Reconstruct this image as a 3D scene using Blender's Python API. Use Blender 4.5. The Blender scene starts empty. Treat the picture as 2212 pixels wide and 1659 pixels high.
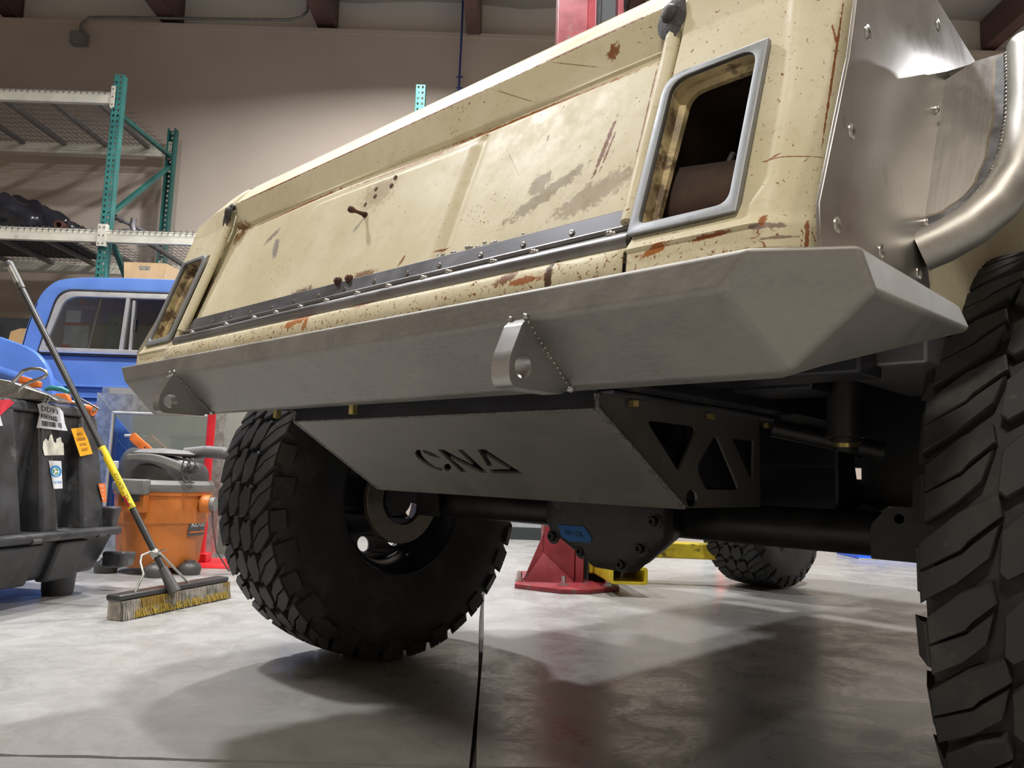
import bpy, bmesh, math, random
from math import sin, cos, pi, radians, atan2, sqrt
from mathutils import Vector, Matrix, Euler
random.seed(7)
sc = bpy.context.scene
COL = sc.collection

# ------------------------------------------------------------------ camera
FPX, PITCH, ROLL, CAMH = 1674.85, radians(6.5765), radians(1.942), 0.5608
fwd = Vector((0, cos(PITCH), sin(PITCH))); rt0 = Vector((1, 0, 0)); up0 = rt0.cross(fwd)
rgt = cos(ROLL) * rt0 + sin(ROLL) * up0
upv = -sin(ROLL) * rt0 + cos(ROLL) * up0
CAM = Vector((0, 0, CAMH))
cd = bpy.data.cameras.new('camera'); cam = bpy.data.objects.new('camera', cd); COL.objects.link(cam)
cd.sensor_fit = 'HORIZONTAL'; cd.sensor_width = 36.0; cd.lens = 36.0 * FPX / 2212.0
cd.clip_start = 0.05; cd.clip_end = 100
cam.matrix_world = Matrix((( rgt.x, upv.x, -fwd.x, CAM.x), (rgt.y, upv.y, -fwd.y, CAM.y), (rgt.z, upv.z, -fwd.z, CAM.z), (0, 0, 0, 1)))
sc.camera = cam

# ------------------------------------------------------------------ world, exposure
w = bpy.data.worlds.new('world'); sc.world = w; w.use_nodes = True
w.node_tree.nodes['Background'].inputs[0].default_value = (0.55, 0.6, 0.7, 1)
w.node_tree.nodes['Background'].inputs[1].default_value = 0.05
sc.view_settings.view_transform = 'Standard'; sc.view_settings.look = 'None'
sc.view_settings.exposure = 0.0; sc.view_settings.gamma = 1.0; sc.view_settings.use_curve_mapping = False

# ------------------------------------------------------------------ lamps of the hall: (x, y, z, length x, length y, watts, colour)
LAMPS = [
    (-0.95, 5.7, 5.0, 0.28, 0.28, 190, (0.98, 0.98, 1.0)),
    (-2.8, 2.9, 5.0, 0.28, 0.28, 180, (0.98, 0.98, 1.0)),
    (0.2, 2.7, 5.0, 0.30, 0.30, 165, (0.98, 0.98, 0.99)),
    (3.5, 4.6, 5.0, 0.40, 0.40, 170, (0.96, 0.97, 1.0)),
    (-1.2, -2.4, 5.0, 1.2, 0.30, 190, (1.0, 0.93, 0.82)),
    (3.6, -1.0, 5.0, 1.2, 0.30, 70, (1.0, 0.95, 0.86)),
    (8.5, 4.85, 5.0, 0.25, 0.25, 230, (0.95, 0.96, 1.0)),
]

# ================================================================== helpers
def at(u, v, Y):
    d = fwd + rgt * ((u - 1106) / FPX) - upv * ((v - 829.5) / FPX)
    return CAM + d * (Y / d.y)
def onfloor(u, v, z=0.0):
    d = fwd + rgt * ((u - 1106) / FPX) - upv * ((v - 829.5) / FPX)
    return CAM + d * ((z - CAM.z) / d.z)

def tag(o, label=None, cat=None, group=None, kind=None):
    if label: o['label'] = label
    if cat: o['category'] = cat
    if group: o['group'] = group
    if kind: o['kind'] = kind
    return o
def empty(name, loc=(0, 0, 0), rz=0.0):
    o = bpy.data.objects.new(name, None); COL.objects.link(o)
    o.location = loc; o.rotation_euler = (0, 0, rz); o.empty_display_size = 0.05
    return o
def link(name, me, mat=None, parent=None):
    o = bpy.data.objects.new(name, me); COL.objects.link(o)
    if mat is not None:
        me.materials.clear(); me.materials.append(mat)
    if parent: o.parent = parent
    return o

class MB:
    def __init__(s): s.v = []; s.f = []
    def add(s, vs, fs):
        n = len(s.v); s.v += [tuple(p) for p in vs]; s.f += [tuple(i + n for i in f) for f in fs]; return s
    def box(s, c, d, M=None, taper=1.0):
        x, y, z = d[0] / 2, d[1] / 2, d[2] / 2
        P = [Vector((sx * x * (taper if sz > 0 else 1), sy * y * (taper if sz > 0 else 1), sz * z)) for sz in (-1, 1) for sy in (-1, 1) for sx in (-1, 1)]
        if M is not None: P = [M @ p for p in P]
        P = [p + Vector(c) for p in P]
        return s.add(P, [(0, 2, 3, 1), (4, 5, 7, 6), (0, 1, 5, 4), (2, 6, 7, 3), (0, 4, 6, 2), (1, 3, 7, 5)])
    def box2(s, a, b):
        return s.box([(a[i] + b[i]) / 2 for i in range(3)], [abs(b[i] - a[i]) for i in range(3)])
    def hexa(s, P):  # 8 points, bottom ring 4 then top ring 4
        return s.add(P, [(3, 2, 1, 0), (4, 5, 6, 7), (0, 1, 5, 4), (1, 2, 6, 5), (2, 3, 7, 6), (3, 0, 4, 7)])
    def prism(s, ring0, ring1):
        n = len(ring0)
        return s.add(list(ring0) + list(ring1), [tuple(reversed(range(n))), tuple(range(n, 2 * n))] + [(i, (i + 1) % n, n + (i + 1) % n, n + i) for i in range(n)])
    def tube(s, pts, r, n=12, closed=False, caps=True):
        pts = [Vector(p) for p in pts]; m = len(pts); base = len(s.v); prev = None
        for i, p in enumerate(pts):
            if closed: t = pts[(i + 1) % m] - pts[i - 1]
            else: t = pts[min(i + 1, m - 1)] - pts[max(i - 1, 0)]
            t.normalize()
            if prev is None:
                a = Vector((0, 0, 1)) if abs(t.z) < 0.9 else Vector((1, 0, 0)); nx = t.cross(a).normalized()
            else: nx = (prev - t * prev.dot(t)).normalized()
            prev = nx; ny = t.cross(nx)
            rr = r[i] if isinstance(r, (list, tuple)) else r
            for k in range(n):
                an = 2 * pi * k / n; s.v.append(tuple(p + (nx * cos(an) + ny * sin(an)) * rr))
        for i in range(m if closed else m - 1):
            for k in range(n):
                j = (i + 1) % m
                s.f.append((base + i * n + k, base + i * n + (k + 1) % n, base + j * n + (k + 1) % n, base + j * n + k))
        if caps and not closed:
            s.f.append(tuple(base + k for k in reversed(range(n)))); s.f.append(tuple(base + (m - 1) * n + k for k in range(n)))
        return s
    def lathe(s, prof, n=32, M=None, c=(0, 0, 0), closed=False):   # prof: (r, h) around local Z
        base = len(s.v); m = len(prof)
        for (r, h) in prof:
            for k in range(n):
                an = 2 * pi * k / n; p = Vector((r * cos(an), r * sin(an), h))
                if M is not None: p = M @ p
                s.v.append(tuple(p + Vector(c)))
        for i in range(m if closed else m - 1):
            j = (i + 1) % m
            for k in range(n):
                s.f.append((base + i * n + k, base + i * n + (k + 1) % n, base + j * n + (k + 1) % n, base + j * n + k))
        if not closed:
            if prof[0][0] > 1e-4: s.f.append(tuple(base + k for k in reversed(range(n))))
            if prof[-1][0] > 1e-4: s.f.append(tuple(base + (m - 1) * n + k for k in range(n)))
        return s
    def sphere(s, c, r, n=10, sc_=(1, 1, 1)):
        m = n // 2 + 1; prof = []
        base = len(s.v)
        for i in range(m + 1):
            ph = -pi / 2 + pi * i / m
            for k in range(n):
                an = 2 * pi * k / n
                s.v.append((c[0] + r * sc_[0] * cos(ph) * cos(an), c[1] + r * sc_[1] * cos(ph) * sin(an), c[2] + r * sc_[2] * sin(ph)))
        for i in range(m):
            for k in range(n):
                s.f.append((base + i * n + k, base + i * n + (k + 1) % n, base + (i + 1) * n + (k + 1) % n, base + (i + 1) * n + k))
        return s
    def grid(s, fn, nu, nv, skip=None):
        base = len(s.v)
        for j in range(nv + 1):
            for i in range(nu + 1): s.v.append(tuple(fn(i / nu, j / nv)))
        for j in range(nv):
            for i in range(nu):
                if skip and skip((i + .5) / nu, (j + .5) / nv): continue
                a = base + j * (nu + 1) + i; s.f.append((a, a + 1, a + nu + 2, a + nu + 1))
        return s
    def mesh(s, name):
        me = bpy.data.meshes.new(name); me.from_pydata(s.v, [], s.f)
        bm = bmesh.new(); bm.from_mesh(me)
        bmesh.ops.remove_doubles(bm, verts=bm.verts, dist=1e-6)
        bmesh.ops.recalc_face_normals(bm, faces=bm.faces); bm.to_mesh(me); bm.free(); return me
    def build(s, name, mat, parent=None, smooth=None, bevel=0, seg=2, solid=0, ang=30):
        me = s.mesh(name)
        if smooth: me.shade_smooth(); me.set_sharp_from_angle(angle=radians(smooth))
        o = link(name, me, mat, parent)
        if solid:
            m = o.modifiers.new('solid', 'SOLIDIFY'); m.thickness = abs(solid); m.offset = -1 if solid > 0 else 1
        if bevel:
            m = o.modifiers.new('bevel', 'BEVEL'); m.width = bevel; m.segments = seg; m.limit_method = 'ANGLE'; m.angle_limit = radians(ang)
            me.shade_smooth(); me.set_sharp_from_angle(angle=radians(60))
        return o

def rpoly(pts, r, n=4):
    out = []; m = len(pts)
    for i in range(m):
        p = Vector(pts[i]); a = Vector(pts[i - 1]); b = Vector(pts[(i + 1) % m])
        rr = r[i] if isinstance(r, (list, tuple)) else r
        da = (a - p); db = (b - p); l = min(rr, da.length * .45, db.length * .45)
        if rr <= 0: out.append(tuple(p)); continue
        p0 = p + da.normalized() * l; p1 = p + db.normalized() * l
        for k in range(n + 1):
            t = k / n; out.append(tuple(p0 * (1 - t) ** 2 + p * 2 * t * (1 - t) + p1 * t ** 2))
    return out
def circle(cx, cy, r, n=20, ry=None):
    return [(cx + r * cos(2 * pi * k / n), cy + (ry or r) * sin(2 * pi * k / n)) for k in range(n)]

def curve_mesh(name, loops, t, bev=0):
    c = bpy.data.curves.new(name, 'CURVE'); c.dimensions = '2D'; c.fill_mode = 'BOTH'; c.extrude = max(t / 2 - bev, 0); c.bevel_depth = bev; c.bevel_resolution = 1; c.offset = -bev
    for L in loops:
        sp = c.splines.new('POLY'); sp.points.add(len(L) - 1)
        for i, p in enumerate(L): sp.points[i].co = (p[0], p[1], 0, 1)
        sp.use_cyclic_u = True
    o = bpy.data.objects.new(name, c); COL.objects.link(o)
    dg = bpy.context.evaluated_depsgraph_get(); dg.update()
    me = bpy.data.meshes.new_from_object(o.evaluated_get(dg)); me.name = name
    bpy.data.objects.remove(o); bpy.data.curves.remove(c)
    return me
def plate(name, loops, t, mapfn, mat, parent=None, bev=0):
    """flat sheet with holes: loops[0] the outline, the others holes; mapfn(x, y, z) puts each point in place"""
    me = curve_mesh(name, loops, t, bev)
    for v in me.vertices: v.co = mapfn(v.co.x, v.co.y, v.co.z)
    bm = bmesh.new(); bm.from_mesh(me); bmesh.ops.remove_doubles(bm, verts=bm.verts, dist=1e-6)
    bmesh.ops.recalc_face_normals(bm, faces=bm.faces); bm.to_mesh(me); bm.free()
    me.shade_smooth(); me.set_sharp_from_angle(angle=radians(35))
    return link(name, me, mat, parent)
def text(name, s, size, mapfn, mat, parent=None, t=0.001, ax='CENTER', sx=1.0):
    c = bpy.data.curves.new(name, 'FONT'); c.body = s; c.size = size; c.extrude = t / 2; c.align_x = ax; c.align_y = 'CENTER'; c.resolution_u = 2
    o = bpy.data.objects.new(name, c); COL.objects.link(o)
    dg = bpy.context.evaluated_depsgraph_get(); dg.update()
    me = bpy.data.meshes.new_from_object(o.evaluated_get(dg)); me.name = name
    bpy.data.objects.remove(o); bpy.data.curves.remove(c)
    for v in me.vertices: v.co = mapfn(v.co.x * sx, v.co.y, v.co.z)
    return link(name, me, mat, parent)

# ------------------------------------------------------------------ materials
class NT:
    def __init__(s, name):
        s.m = bpy.data.materials.new(name); s.m.use_nodes = True; s.t = s.m.node_tree; s.n = s.t.nodes; s.p = s.n['Principled BSDF']
        tc = s.n.new('ShaderNodeTexCoord'); s.co = tc.outputs['Object']
    def lk(s, a, b): s.t.links.new(a, b)
    def val(s, inp, x):
        if hasattr(x, 'links') or isinstance(x, bpy.types.NodeSocket): s.lk(x, inp)
        else: inp.default_value = x
    def mapp(s, scale=(1, 1, 1), loc=(0, 0, 0), rot=(0, 0, 0), src=None):
        m = s.n.new('ShaderNodeMapping'); s.lk(src or s.co, m.inputs[0]); m.inputs[1].default_value = loc; m.inputs[2].default_value = rot; m.inputs[3].default_value = scale
        return m.outputs[0]
    def noise(s, scale, detail=3, rough=.55, src=None, dist=0):
        n = s.n.new('ShaderNodeTexNoise'); s.lk(src or s.co, n.inputs['Vector']); n.inputs['Scale'].default_value = scale
        n.inputs['Detail'].default_value = detail; n.inputs['Roughness'].default_value = rough; n.inputs['Distortion'].default_value = dist
        return n.outputs[0]
    def ramp(s, x, a, b, va=0.0, vb=1.0):
        m = s.n.new('ShaderNodeMapRange'); m.interpolation_type = 'SMOOTHSTEP'; s.lk(x, m.inputs[0])
        for i, q in enumerate((a, b, va, vb)): m.inputs[i + 1].default_value = q
        return m.outputs[0]
    def math(s, op, a, b=0.0, clamp=False):
        m = s.n.new('ShaderNodeMath'); m.operation = op; m.use_clamp = clamp; s.val(m.inputs[0], a); s.val(m.inputs[1], b); return m.outputs[0]
    def mix(s, f, a, b):
        m = s.n.new('ShaderNodeMix'); m.data_type = 'RGBA'; s.val(m.inputs[0], f)
        s.val(m.inputs[6], a if not isinstance(a, tuple) else (*a, 1)[:4]); s.val(m.inputs[7], b if not isinstance(b, tuple) else (*b, 1)[:4]); return m.outputs[2]
    def sep(s, src=None):
        m = s.n.new('ShaderNodeSeparateXYZ'); s.lk(src or s.co, m.inputs[0]); return m.outputs
    def bump(s, h, strength=.3, dist=.002, prev=None):
        b = s.n.new('ShaderNodeBump'); s.lk(h, b.inputs['Height']); b.inputs['Strength'].default_value = strength; b.inputs['Distance'].default_value = dist
        if prev is not None: s.lk(prev, b.inputs['Normal'])
        s.lk(b.outputs[0], s.p.inputs['Normal']); return b.outputs[0]
    def set(s, col=None, rough=None, metal=None, spec=None, **k):
        if col is not None: s.val(s.p.inputs['Base Color'], (*col, 1) if isinstance(col, tuple) else col)
        if rough is not None: s.val(s.p.inputs['Roughness'], rough)
        if metal is not None: s.val(s.p.inputs['Metallic'], metal)
        if spec is not None: s.p.inputs['Specular IOR Level'].default_value = spec
        for a, b in k.items(): s.val(s.p.inputs[a.replace('_', ' ')], b)
        return s.m

def simple(name, col, rough=.5, metal=0.0, var=.15, vs=8.0, bmp=0.0, bs=80.0, spec=None, dirt=None):
    n = NT(name); x = n.noise(vs, 4)
    c2 = tuple(max(0, q * (1 - var)) for q in col); c1 = tuple(min(1, q * (1 + var)) for q in col)
    c = n.mix(n.ramp(x, .3, .7), c2, c1)
    if dirt: c = n.mix(n.ramp(n.noise(dirt[1], 6, .65), dirt[2], dirt[2] + .12), c, dirt[0])
    if bmp: n.bump(n.noise(bs, 3), bmp)
    return n.set(c, n.ramp(x, .3, .7, rough * .9, min(1, rough * 1.12)), metal, spec)

def cream_paint(name, rust=0.66, low=None, blobs=()):
    n = NT(name)
    c = n.mix(n.ramp(n.noise(5, 5), .3, .7), (.66, .595, .40), (.76, .705, .52))
    c = n.mix(n.ramp(n.noise(2.2, 6, .7, dist=.6), .52, .78, 0, .45), c, (.50, .40, .20))
    # fine scratches and scuffs
    st = n.noise(30, 5, .7, src=n.mapp((6, 6, .7), rot=(0, .5, 0)))
    c = n.mix(n.ramp(st, .64, .72, 0, .35), c, (.42, .33, .19))
    st = n.noise(26, 4, .7, src=n.mapp((.6, 3, 7), rot=(0, .35, 0)))
    c = n.mix(n.ramp(st, .66, .74, 0, .3), c, (.40, .36, .28))
    sp = n.noise(190, 3, .6)
    patch = n.noise(9, 2, .5)
    thr = n.math('ADD', sp, n.math('MULTIPLY', n.math('SUBTRACT', patch, .5), .28))
    m = n.ramp(thr, rust, rust + .04)
    if low:
        z = n.sep()[2]
        lm = n.ramp(z, low[0], low[1], 1, 0)
        m2 = n.ramp(n.math('ADD', n.noise(170, 4, .65, dist=.6), n.math('MULTIPLY', lm, .065)), .645, .68)
        m = n.math('MAXIMUM', m, m2)
    rc = n.mix(n.noise(40, 3), (.10, .035, .015), (.38, .15, .045))
    c = n.mix(m, c, rc); rough = n.math('MULTIPLY_ADD', m, .4) if False else n.math('ADD', n.math('ADD', n.math('MULTIPLY', m, .3), n.ramp(n.noise(22, 5, .7), .35, .7, 0, .16)), .44)
    for (x, z, sx, sz, rot, colr, soft) in blobs:      # stains with a shape of their own
        v = n.mapp((1, 0, 1), loc=(0, 0, 0)); 
        sb = n.n.new('ShaderNodeVectorMath'); sb.operation = 'SUBTRACT'; n.lk(v, sb.inputs[0]); sb.inputs[1].default_value = (x, 0, z)
        v2 = n.mapp((1, 1, 1), rot=(0, rot, 0), src=sb.outputs[0]); v3 = n.mapp((1 / sx, 1, 1 / sz), src=v2)
        ln = n.n.new('ShaderNodeVectorMath'); ln.operation = 'LENGTH'; n.lk(v3, ln.inputs[0])
        e = n.math('ADD', ln.outputs['Value'], n.math('MULTIPLY', n.math('SUBTRACT', n.noise(110, 5, .75), .5), 2.6))
        c = n.mix(n.ramp(e, 1 - soft, 1 + soft * .3, 1, 0), c, colr)
    c = n.mix(n.ramp(n.noise(48, 6, .75, dist=.5), .50, .70, 0, .30), c, (.48, .40, .24))
    n.bump(n.noise(7, 3), .2, .01)
    return n.set(c, rough, 0.0, .38)

def steel(name, col=(.46, .445, .42), r0=.36, r1=.55, patch=.35, brush=(2, 60, 60), metal=.9, heat=None):
    n = NT(name)
    b = n.noise(12, 4, .6, src=n.mapp(brush))
    p = n.noise(4.5, 5, .65, dist=.8)
    c = n.mix(n.ramp(p, .35, .68), tuple(q * (1 - patch) for q in col), col)
    c = n.mix(n.ramp(b, .3, .7, 0, .22), c, tuple(min(1, q * 1.35) for q in col))
    c = n.mix(n.ramp(n.noise(17, 6, .75), .60, .70, 0, .35), c, tuple(q * .45 for q in col))
    n.bump(n.math('ADD', n.math('MULTIPLY', b, .5), n.noise(260, 2)), .06, .0003)
    return n.set(c, n.math('ADD', n.ramp(p, .3, .7, r0, r1), n.math('MULTIPLY', b, .08)), metal)

def rubber():
    n = NT('rubber')
    d = n.noise(6, 6, .7); c = n.mix(n.ramp(d, .45, .75, 0, .8), (.030, .030, .031), (.085, .078, .068))
    c = n.mix(n.ramp(n.noise(60, 4, .7), .6, .75, 0, .5), c, (.12, .105, .08))
    n.bump(n.noise(120, 4), .35, .001)
    return n.set(c, n.ramp(d, .4, .7, .55, .85), 0.0, .35)
def concrete():
    n = NT('concrete_floor')
    big = n.noise(.9, 6, .6, dist=.4); mid = n.noise(6, 7, .7, dist=.6); fine = n.noise(60, 4, .7)
    c = n.mix(n.ramp(big, .3, .72), (.25, .243, .228), (.35, .342, .328))
    c = n.mix(n.ramp(mid, .38, .72, 0, .4), c, (.43, .422, .41))
    c = n.mix(n.ramp(n.noise(2.3, 6, .7, dist=.5), .52, .80, 0, .5), c, (.27, .235, .19))
    c = n.mix(n.ramp(n.noise(35, 3, .7, src=n.mapp((1, 5, 1), rot=(0, 0, .5))), .66, .72, 0, .35), c, (.25, .2, .17))
    c = n.mix(n.ramp(fine, .5, .75, 0, .25), c, (.33, .31, .28))
    n.bump(n.math('ADD', mid, n.math('MULTIPLY', fine, .4)), .12, .003)
    return n.set(c, n.math('ADD', n.ramp(mid, .35, .65, .20, .38), n.ramp(fine, .3, .7, 0, .1)), 0.0, .5)
def blue_paint():
    n = NT('blue_truck_paint')
    c = n.mix(n.ramp(n.noise(3, 4), .3, .7), (.10, .20, .52), (.13, .25, .60))
    c = n.mix(n.ramp(n.noise(4.3, 5, .6), .70, .73), c, (.45, .30, .22))
    return n.set(c, .28, 0.0, .6)
def glass(name, tint=(.55, .6, .6), mixf=.35):
    n = NT(name); out = n.n['Material Output']
    tr = n.n.new('ShaderNodeBsdfTransparent'); tr.inputs[0].default_value = (*tint, 1)
    gl = n.n.new('ShaderNodeBsdfGlossy'); gl.inputs['Roughness'].default_value = .03; gl.inputs[0].default_value = (.9, .95, 1, 1)
    fr = n.n.new('ShaderNodeFresnel'); fr.inputs[0].default_value = 1.5
    f = n.math('ADD', fr.outputs[0], mixf * .2, True)
    mx = n.n.new('ShaderNodeMixShader'); n.lk(f, mx.inputs[0]); n.lk(tr.outputs[0], mx.inputs[1]); n.lk(gl.outputs[0], mx.inputs[2]); n.lk(mx.outputs[0], out.inputs[0])
    return n.m
def emit(name, col, s):
    n = NT(name); return n.set((0, 0, 0), .5, Emission_Color=(*col, 1), Emission_Strength=s)

M = dict(
    body=cream_paint('cream_paint', .70),
    gate=cream_paint('tailgate_paint', .70, None, [
        (.415, .925, .075, .012, .42, (.34, .275, .17), .25), (.40, .945, .02, .02, 0, (.34, .275, .17), .3), (.50, .905, .07, .02, .3, (.37, .30, .19), .4),
        (.502, .975, .0035, .042, -.2, (.20, .07, .02), .2), (.508, .965, .002, .03, -.2, (.20, .07, .02), .2), (-.1, 1.147, .50, .0022, 0, (.24, .09, .03), .2), (.45, 1.148, .12, .0030, 0, (.22, .08, .03), .2), (-.40, 1.146, .14, .0022, 0, (.24, .09, .03), .2), (.30, 1.12, .05, .0008, -.5, (.34, .24, .12), .2), (.42, 1.125, .05, .0008, -.4, (.34, .24, .12), .2), (.557, .97, .0016, .11, 0, (.26, .10, .04), .2), (.235, .88, .012, .002, .2, (.24, .09, .03), .2), (.15, .875, .004, .010, -.5, (.24, .09, .03), .2), (.39, 1.02, .002, .006, 0, (.24, .09, .03), .2), (.33, 1.0, .045, .0007, -.9, (.44, .38, .27), .2), (.0, 1.035, .05, .035, 0, (.46, .38, .24), .5), (.485, 1.12, .012, .010, .4, (.25, .10, .04), .3),
        (-.33, .995, .012, .03, .5, (.32, .28, .26), .3), (-.37, 1.03, .03, .008, .5, (.33, .28, .22), .3), (-.16, .862, .055, .012, .2, (.20, .14, .10), .35),
        (.05, .865, .04, .012, 0, (.25, .14, .07), .4), (-.56, 1.08, .05, .03, 0, (.26, .15, .07), .5), (.34, 1.083, .22, .0035, -.02, (.33, .12, .04), .3),
        (-.33, 1.083, .20, .0035, .02, (.33, .12, .04), .3), (.05, 1.077, .17, .003, .0, (.36, .16, .06), .3)]),
    sill=cream_paint('rear_sill_paint', .69, (.79, .82), [
        (.64, .803, .035, .006, .1, (.42, .14, .04), .3), (.49, .788, .006, .02, .0, (.10, .05, .03), .3), (.42, .797, .02, .008, .3, (.20, .08, .03), .3),
        (.45, .79, .03, .005, 0, (.36, .13, .04), .3), (-.07, .80, .05, .008, .15, (.42, .17, .05), .3), (-.04, .792, .006, .014, -.5, (.40, .16, .05), .3),
        (.105, .806, .03, .006, 0, (.35, .16, .06), .4)]),
    corner=cream_paint('corner_panel_paint', .705, (.775, .82), [(.7832, .98, .0008, .10, 0, (.26, .09, .03), .2), (.783, .79, .0014, .015, 0, (.28, .10, .04), .2), (.755, .797, .018, .003, 0, (.27, .20, .16), .2), (.752, .803, .004, .006, 0, (.30, .11, .04), .2), (.765, .785, .015, .0015, .1, (.28, .20, .15), .2), (.70, .797, .022, .0025, .05, (.28, .10, .04), .2), (.637, .795, .018, .005, .3, (.42, .15, .04), .2), (.762, .873, .028, .0008, .05, (.26, .12, .06), .2), (.748, .874, .008, .0012, .4, (.30, .11, .04), .2), (.781, 1.02, .001, .015, .2, (.30, .11, .04), .2), (.605, .97, .003, .03, 0, (.30, .13, .06), .3)]),
    lampcup=simple('lamp_bucket_paint', (.50, .40, .22), .6, 0, .5, 22, dirt=((.14, .09, .05), 30, .5)),
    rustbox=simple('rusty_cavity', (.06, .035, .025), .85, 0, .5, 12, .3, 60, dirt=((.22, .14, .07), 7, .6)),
    rust=simple('rusty_bolt', (.10, .04, .025), .8, .2, .4, 60, .4, 200),
    steel=steel('brushed_steel', (.50, .485, .455), .34, .5, .25),
    bumper=steel('bumper_steel', (.35, .337, .315), .46, .60, .28, (6, 22, 22)),
    plate=steel('raw_steel_plate', (.50, .48, .455), .20, .32, .12, (30, 1, 1)),
    tint=simple('heat_tint', (.30, .25, .19), .35, .85, .2, 40), weldark=simple('dark_weld_bead', (.17, .165, .155), .5, .6, .3, 120), scorch=simple('scorched_steel', (.17, .17, .18), .4, .7, .3, 50),
    tube=steel('dark_tube_steel', (.27, .26, .26), .28, .45, .3, (2, 40, 40)),
    lug=steel('lug_steel', (.42, .41, .40), .28, .4, .15, (60, 60, 60)),
    darksteel=steel('dark_mill_steel', (.22, .22, .235), .36, .55, .3),
    skid=steel('skid_steel', (.30, .285, .265), .50, .6, .15),
    bezel=steel('bezel_steel', (.31, .32, .33), .46, .6, .2, (50, 50, 2)),
    weld=simple('weld_bead', (.42, .41, .40), .28, .9, .4, 120, .5, 300),
    burnt=simple('burnt_weld', (.035, .03, .03), .6, .1, .5, 60, .6, 200),
    chrome=simple('bright_metal', (.62, .61, .58), .25, 1.0, .15, 20),
    zinc=simple('yellow_zinc', (.55, .46, .18), .3, .9, .2, 40),
    black=simple('black_chassis_paint', (.018, .018, .022), .38, 0, .3, 10),
    axle=simple('axle_black', (.022, .021, .022), .42, .2, .3, 14, .2, 60),
    cast=simple('cast_cover', (.055, .054, .052), .55, .3, .15, 60, .4, 250),
    rotor=simple('brake_rotor', (.20, .175, .14), .5, .7, .2, 30),
    rubber=rubber(),
    plastic=simple('black_plastic', (.040, .041, .044), .42, 0, .35, 9, .15, 50, dirt=((.12, .12, .12), 7, .55)),
    greyplastic=simple('grey_plastic', (.20, .195, .185), .45, 0, .15, 9),
    darkplastic=simple('dark_grey_plastic', (.075, .072, .07), .4, 0, .25, 9),
    orange=simple('orange_plastic', (.60, .185, .035), .42, 0, .2, 6, dirt=((.30, .11, .04), 9, .6)),
    clamp=simple('orange_clamp_paint', (.72, .17, .03), .4, 0, .15, 20),
    yellow=simple('yellow_print_sleeve', (.85, .62, .02), .4, 0, .06, 6),
    yellowarm=simple('worn_yellow_paint', (.62, .48, .03), .4, 0, .15, 14, dirt=((.035, .03, .02), 9, .56)),
    red=simple('red_lift_paint', (.23, .028, .035), .35, 0, .2, 8, dirt=((.15, .09, .08), 14, .58)),
    redbright=simple('bright_red_paint', (.62, .02, .03), .3, 0, .1, 8),
    teal=simple('teal_rack_paint', (.045, .20, .18), .35, 0, .2, 5),
    tealdark=simple('dark_green_rack_paint', (.02, .12, .105), .4, 0, .2, 5),
    beam=simple('cream_rack_paint', (.66, .63, .52), .4, 0, .12, 6, dirt=((.35, .27, .18), 8, .68)),
    wire=simple('galvanised_wire', (.22, .21, .20), .5, .5, .2, 20),
    bluep=blue_paint(), bluefen=simple('blue_fender_paint', (.085, .185, .56), .3, 0, .12, 3),
    bluebar=simple('blue_lift_paint', (.01, .09, .62), .35, 0, .1, 3),
    trimm=simple('aluminium_trim', (.66, .66, .64), .32, .6, .08, 12),
    seal=simple('window_rubber', (.02, .02, .02), .6, 0, .2, 12),
    dark=simple('dark_interior', (.03, .035, .035), .7, 0, .3, 5),
    grey=simple('mid_grey', (.34, .36, .36), .6, 0, .15, 5),
    glass=glass('cab_glass', (.80, .84, .84), .5), pane=glass('mirror_as_glass', (.86, .9, .88), .3),
    card=simple('cardboard', (.58, .38, .18), .75, 0, .1, 8),
    galv=simple('galvanised_sheet', (.46, .47, .43), .38, .75, .2, 30),
    white=simple('white_label', (.75, .76, .78), .5, 0, .05, 9), cream=simple('old_paper', (.62, .60, .50), .6, 0, .2, 20),
    ink=simple('black_ink', (.02, .02, .02), .6, 0, 0, 5), labelorange=simple('orange_label', (.95, .42, .01), .45, 0, .08, 9),
    labelred=simple('red_label', (.62, .03, .05), .5, 0, .1, 9), labelblue=simple('blue_print', (.02, .27, .62), .5, 0, .05, 9), labelgreen=simple('green_print', (.10, .33, .10), .5, 0, .05, 9),
    tape=simple('blue_tape', (.01, .115, .36), .55, 0, .08, 9),
    bag=simple('black_bag_film', (.018, .018, .024), .2, 0, .2, 5, .5, 14),
    pipe=simple('grey_pipe', (.19, .18, .19), .45, .4, .25, 12, dirt=((.30, .16, .09), 10, .6)),
    silver=simple('sheet_tin', (.36, .35, .32), .32, .85, .3, 7),
    tealh=simple('teal_grip', (.03, .22, .24), .35, 0, .1, 9),
    brist=simple('grey_bristles', (.36, .33, .28), .9, 0, .35, 25, .6, 150, dirt=((.30, .19, .03), 6, .5)),
    yellowbr=simple('mustard_bristles', (.32, .22, .03), .9, 0, .4, 60, .6, 150),
    handle=simple('dark_broom_pole', (.055, .055, .055), .3, .3, .15, 9),
    brown=simple('brown_primer_steel', (.115, .062, .055), .45, 0, .2, 3),
    cord=simple('blue_cord', (.03, .05, .22), .5, 0, .1, 9), hose=simple('grey_hose', (.12, .12, .12), .5, 0, .1, 9),
    redlight=emit('red_lamp', (1, .08, .03), 14),
)
def wall_mat(name, c1, c2, bs=60, st=.25):
    n = NT(name); c = n.mix(n.ramp(n.noise(.8, 5), .3, .7), c1, c2)
    c = n.mix(n.ramp(n.noise(3, 6, .7), .66, .74, 0, .3), c, tuple(q * .55 for q in c1))
    n.bump(n.noise(bs, 3), st, .004); return n.set(c, .75, 0.0, .3)
M['wall'] = wall_mat('wall_plaster', (.50, .42, .345), (.56, .48, .40))
M['insul'] = wall_mat('insulation_film', (.74, .69, .63), (.80, .76, .70), 25, .5)
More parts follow.
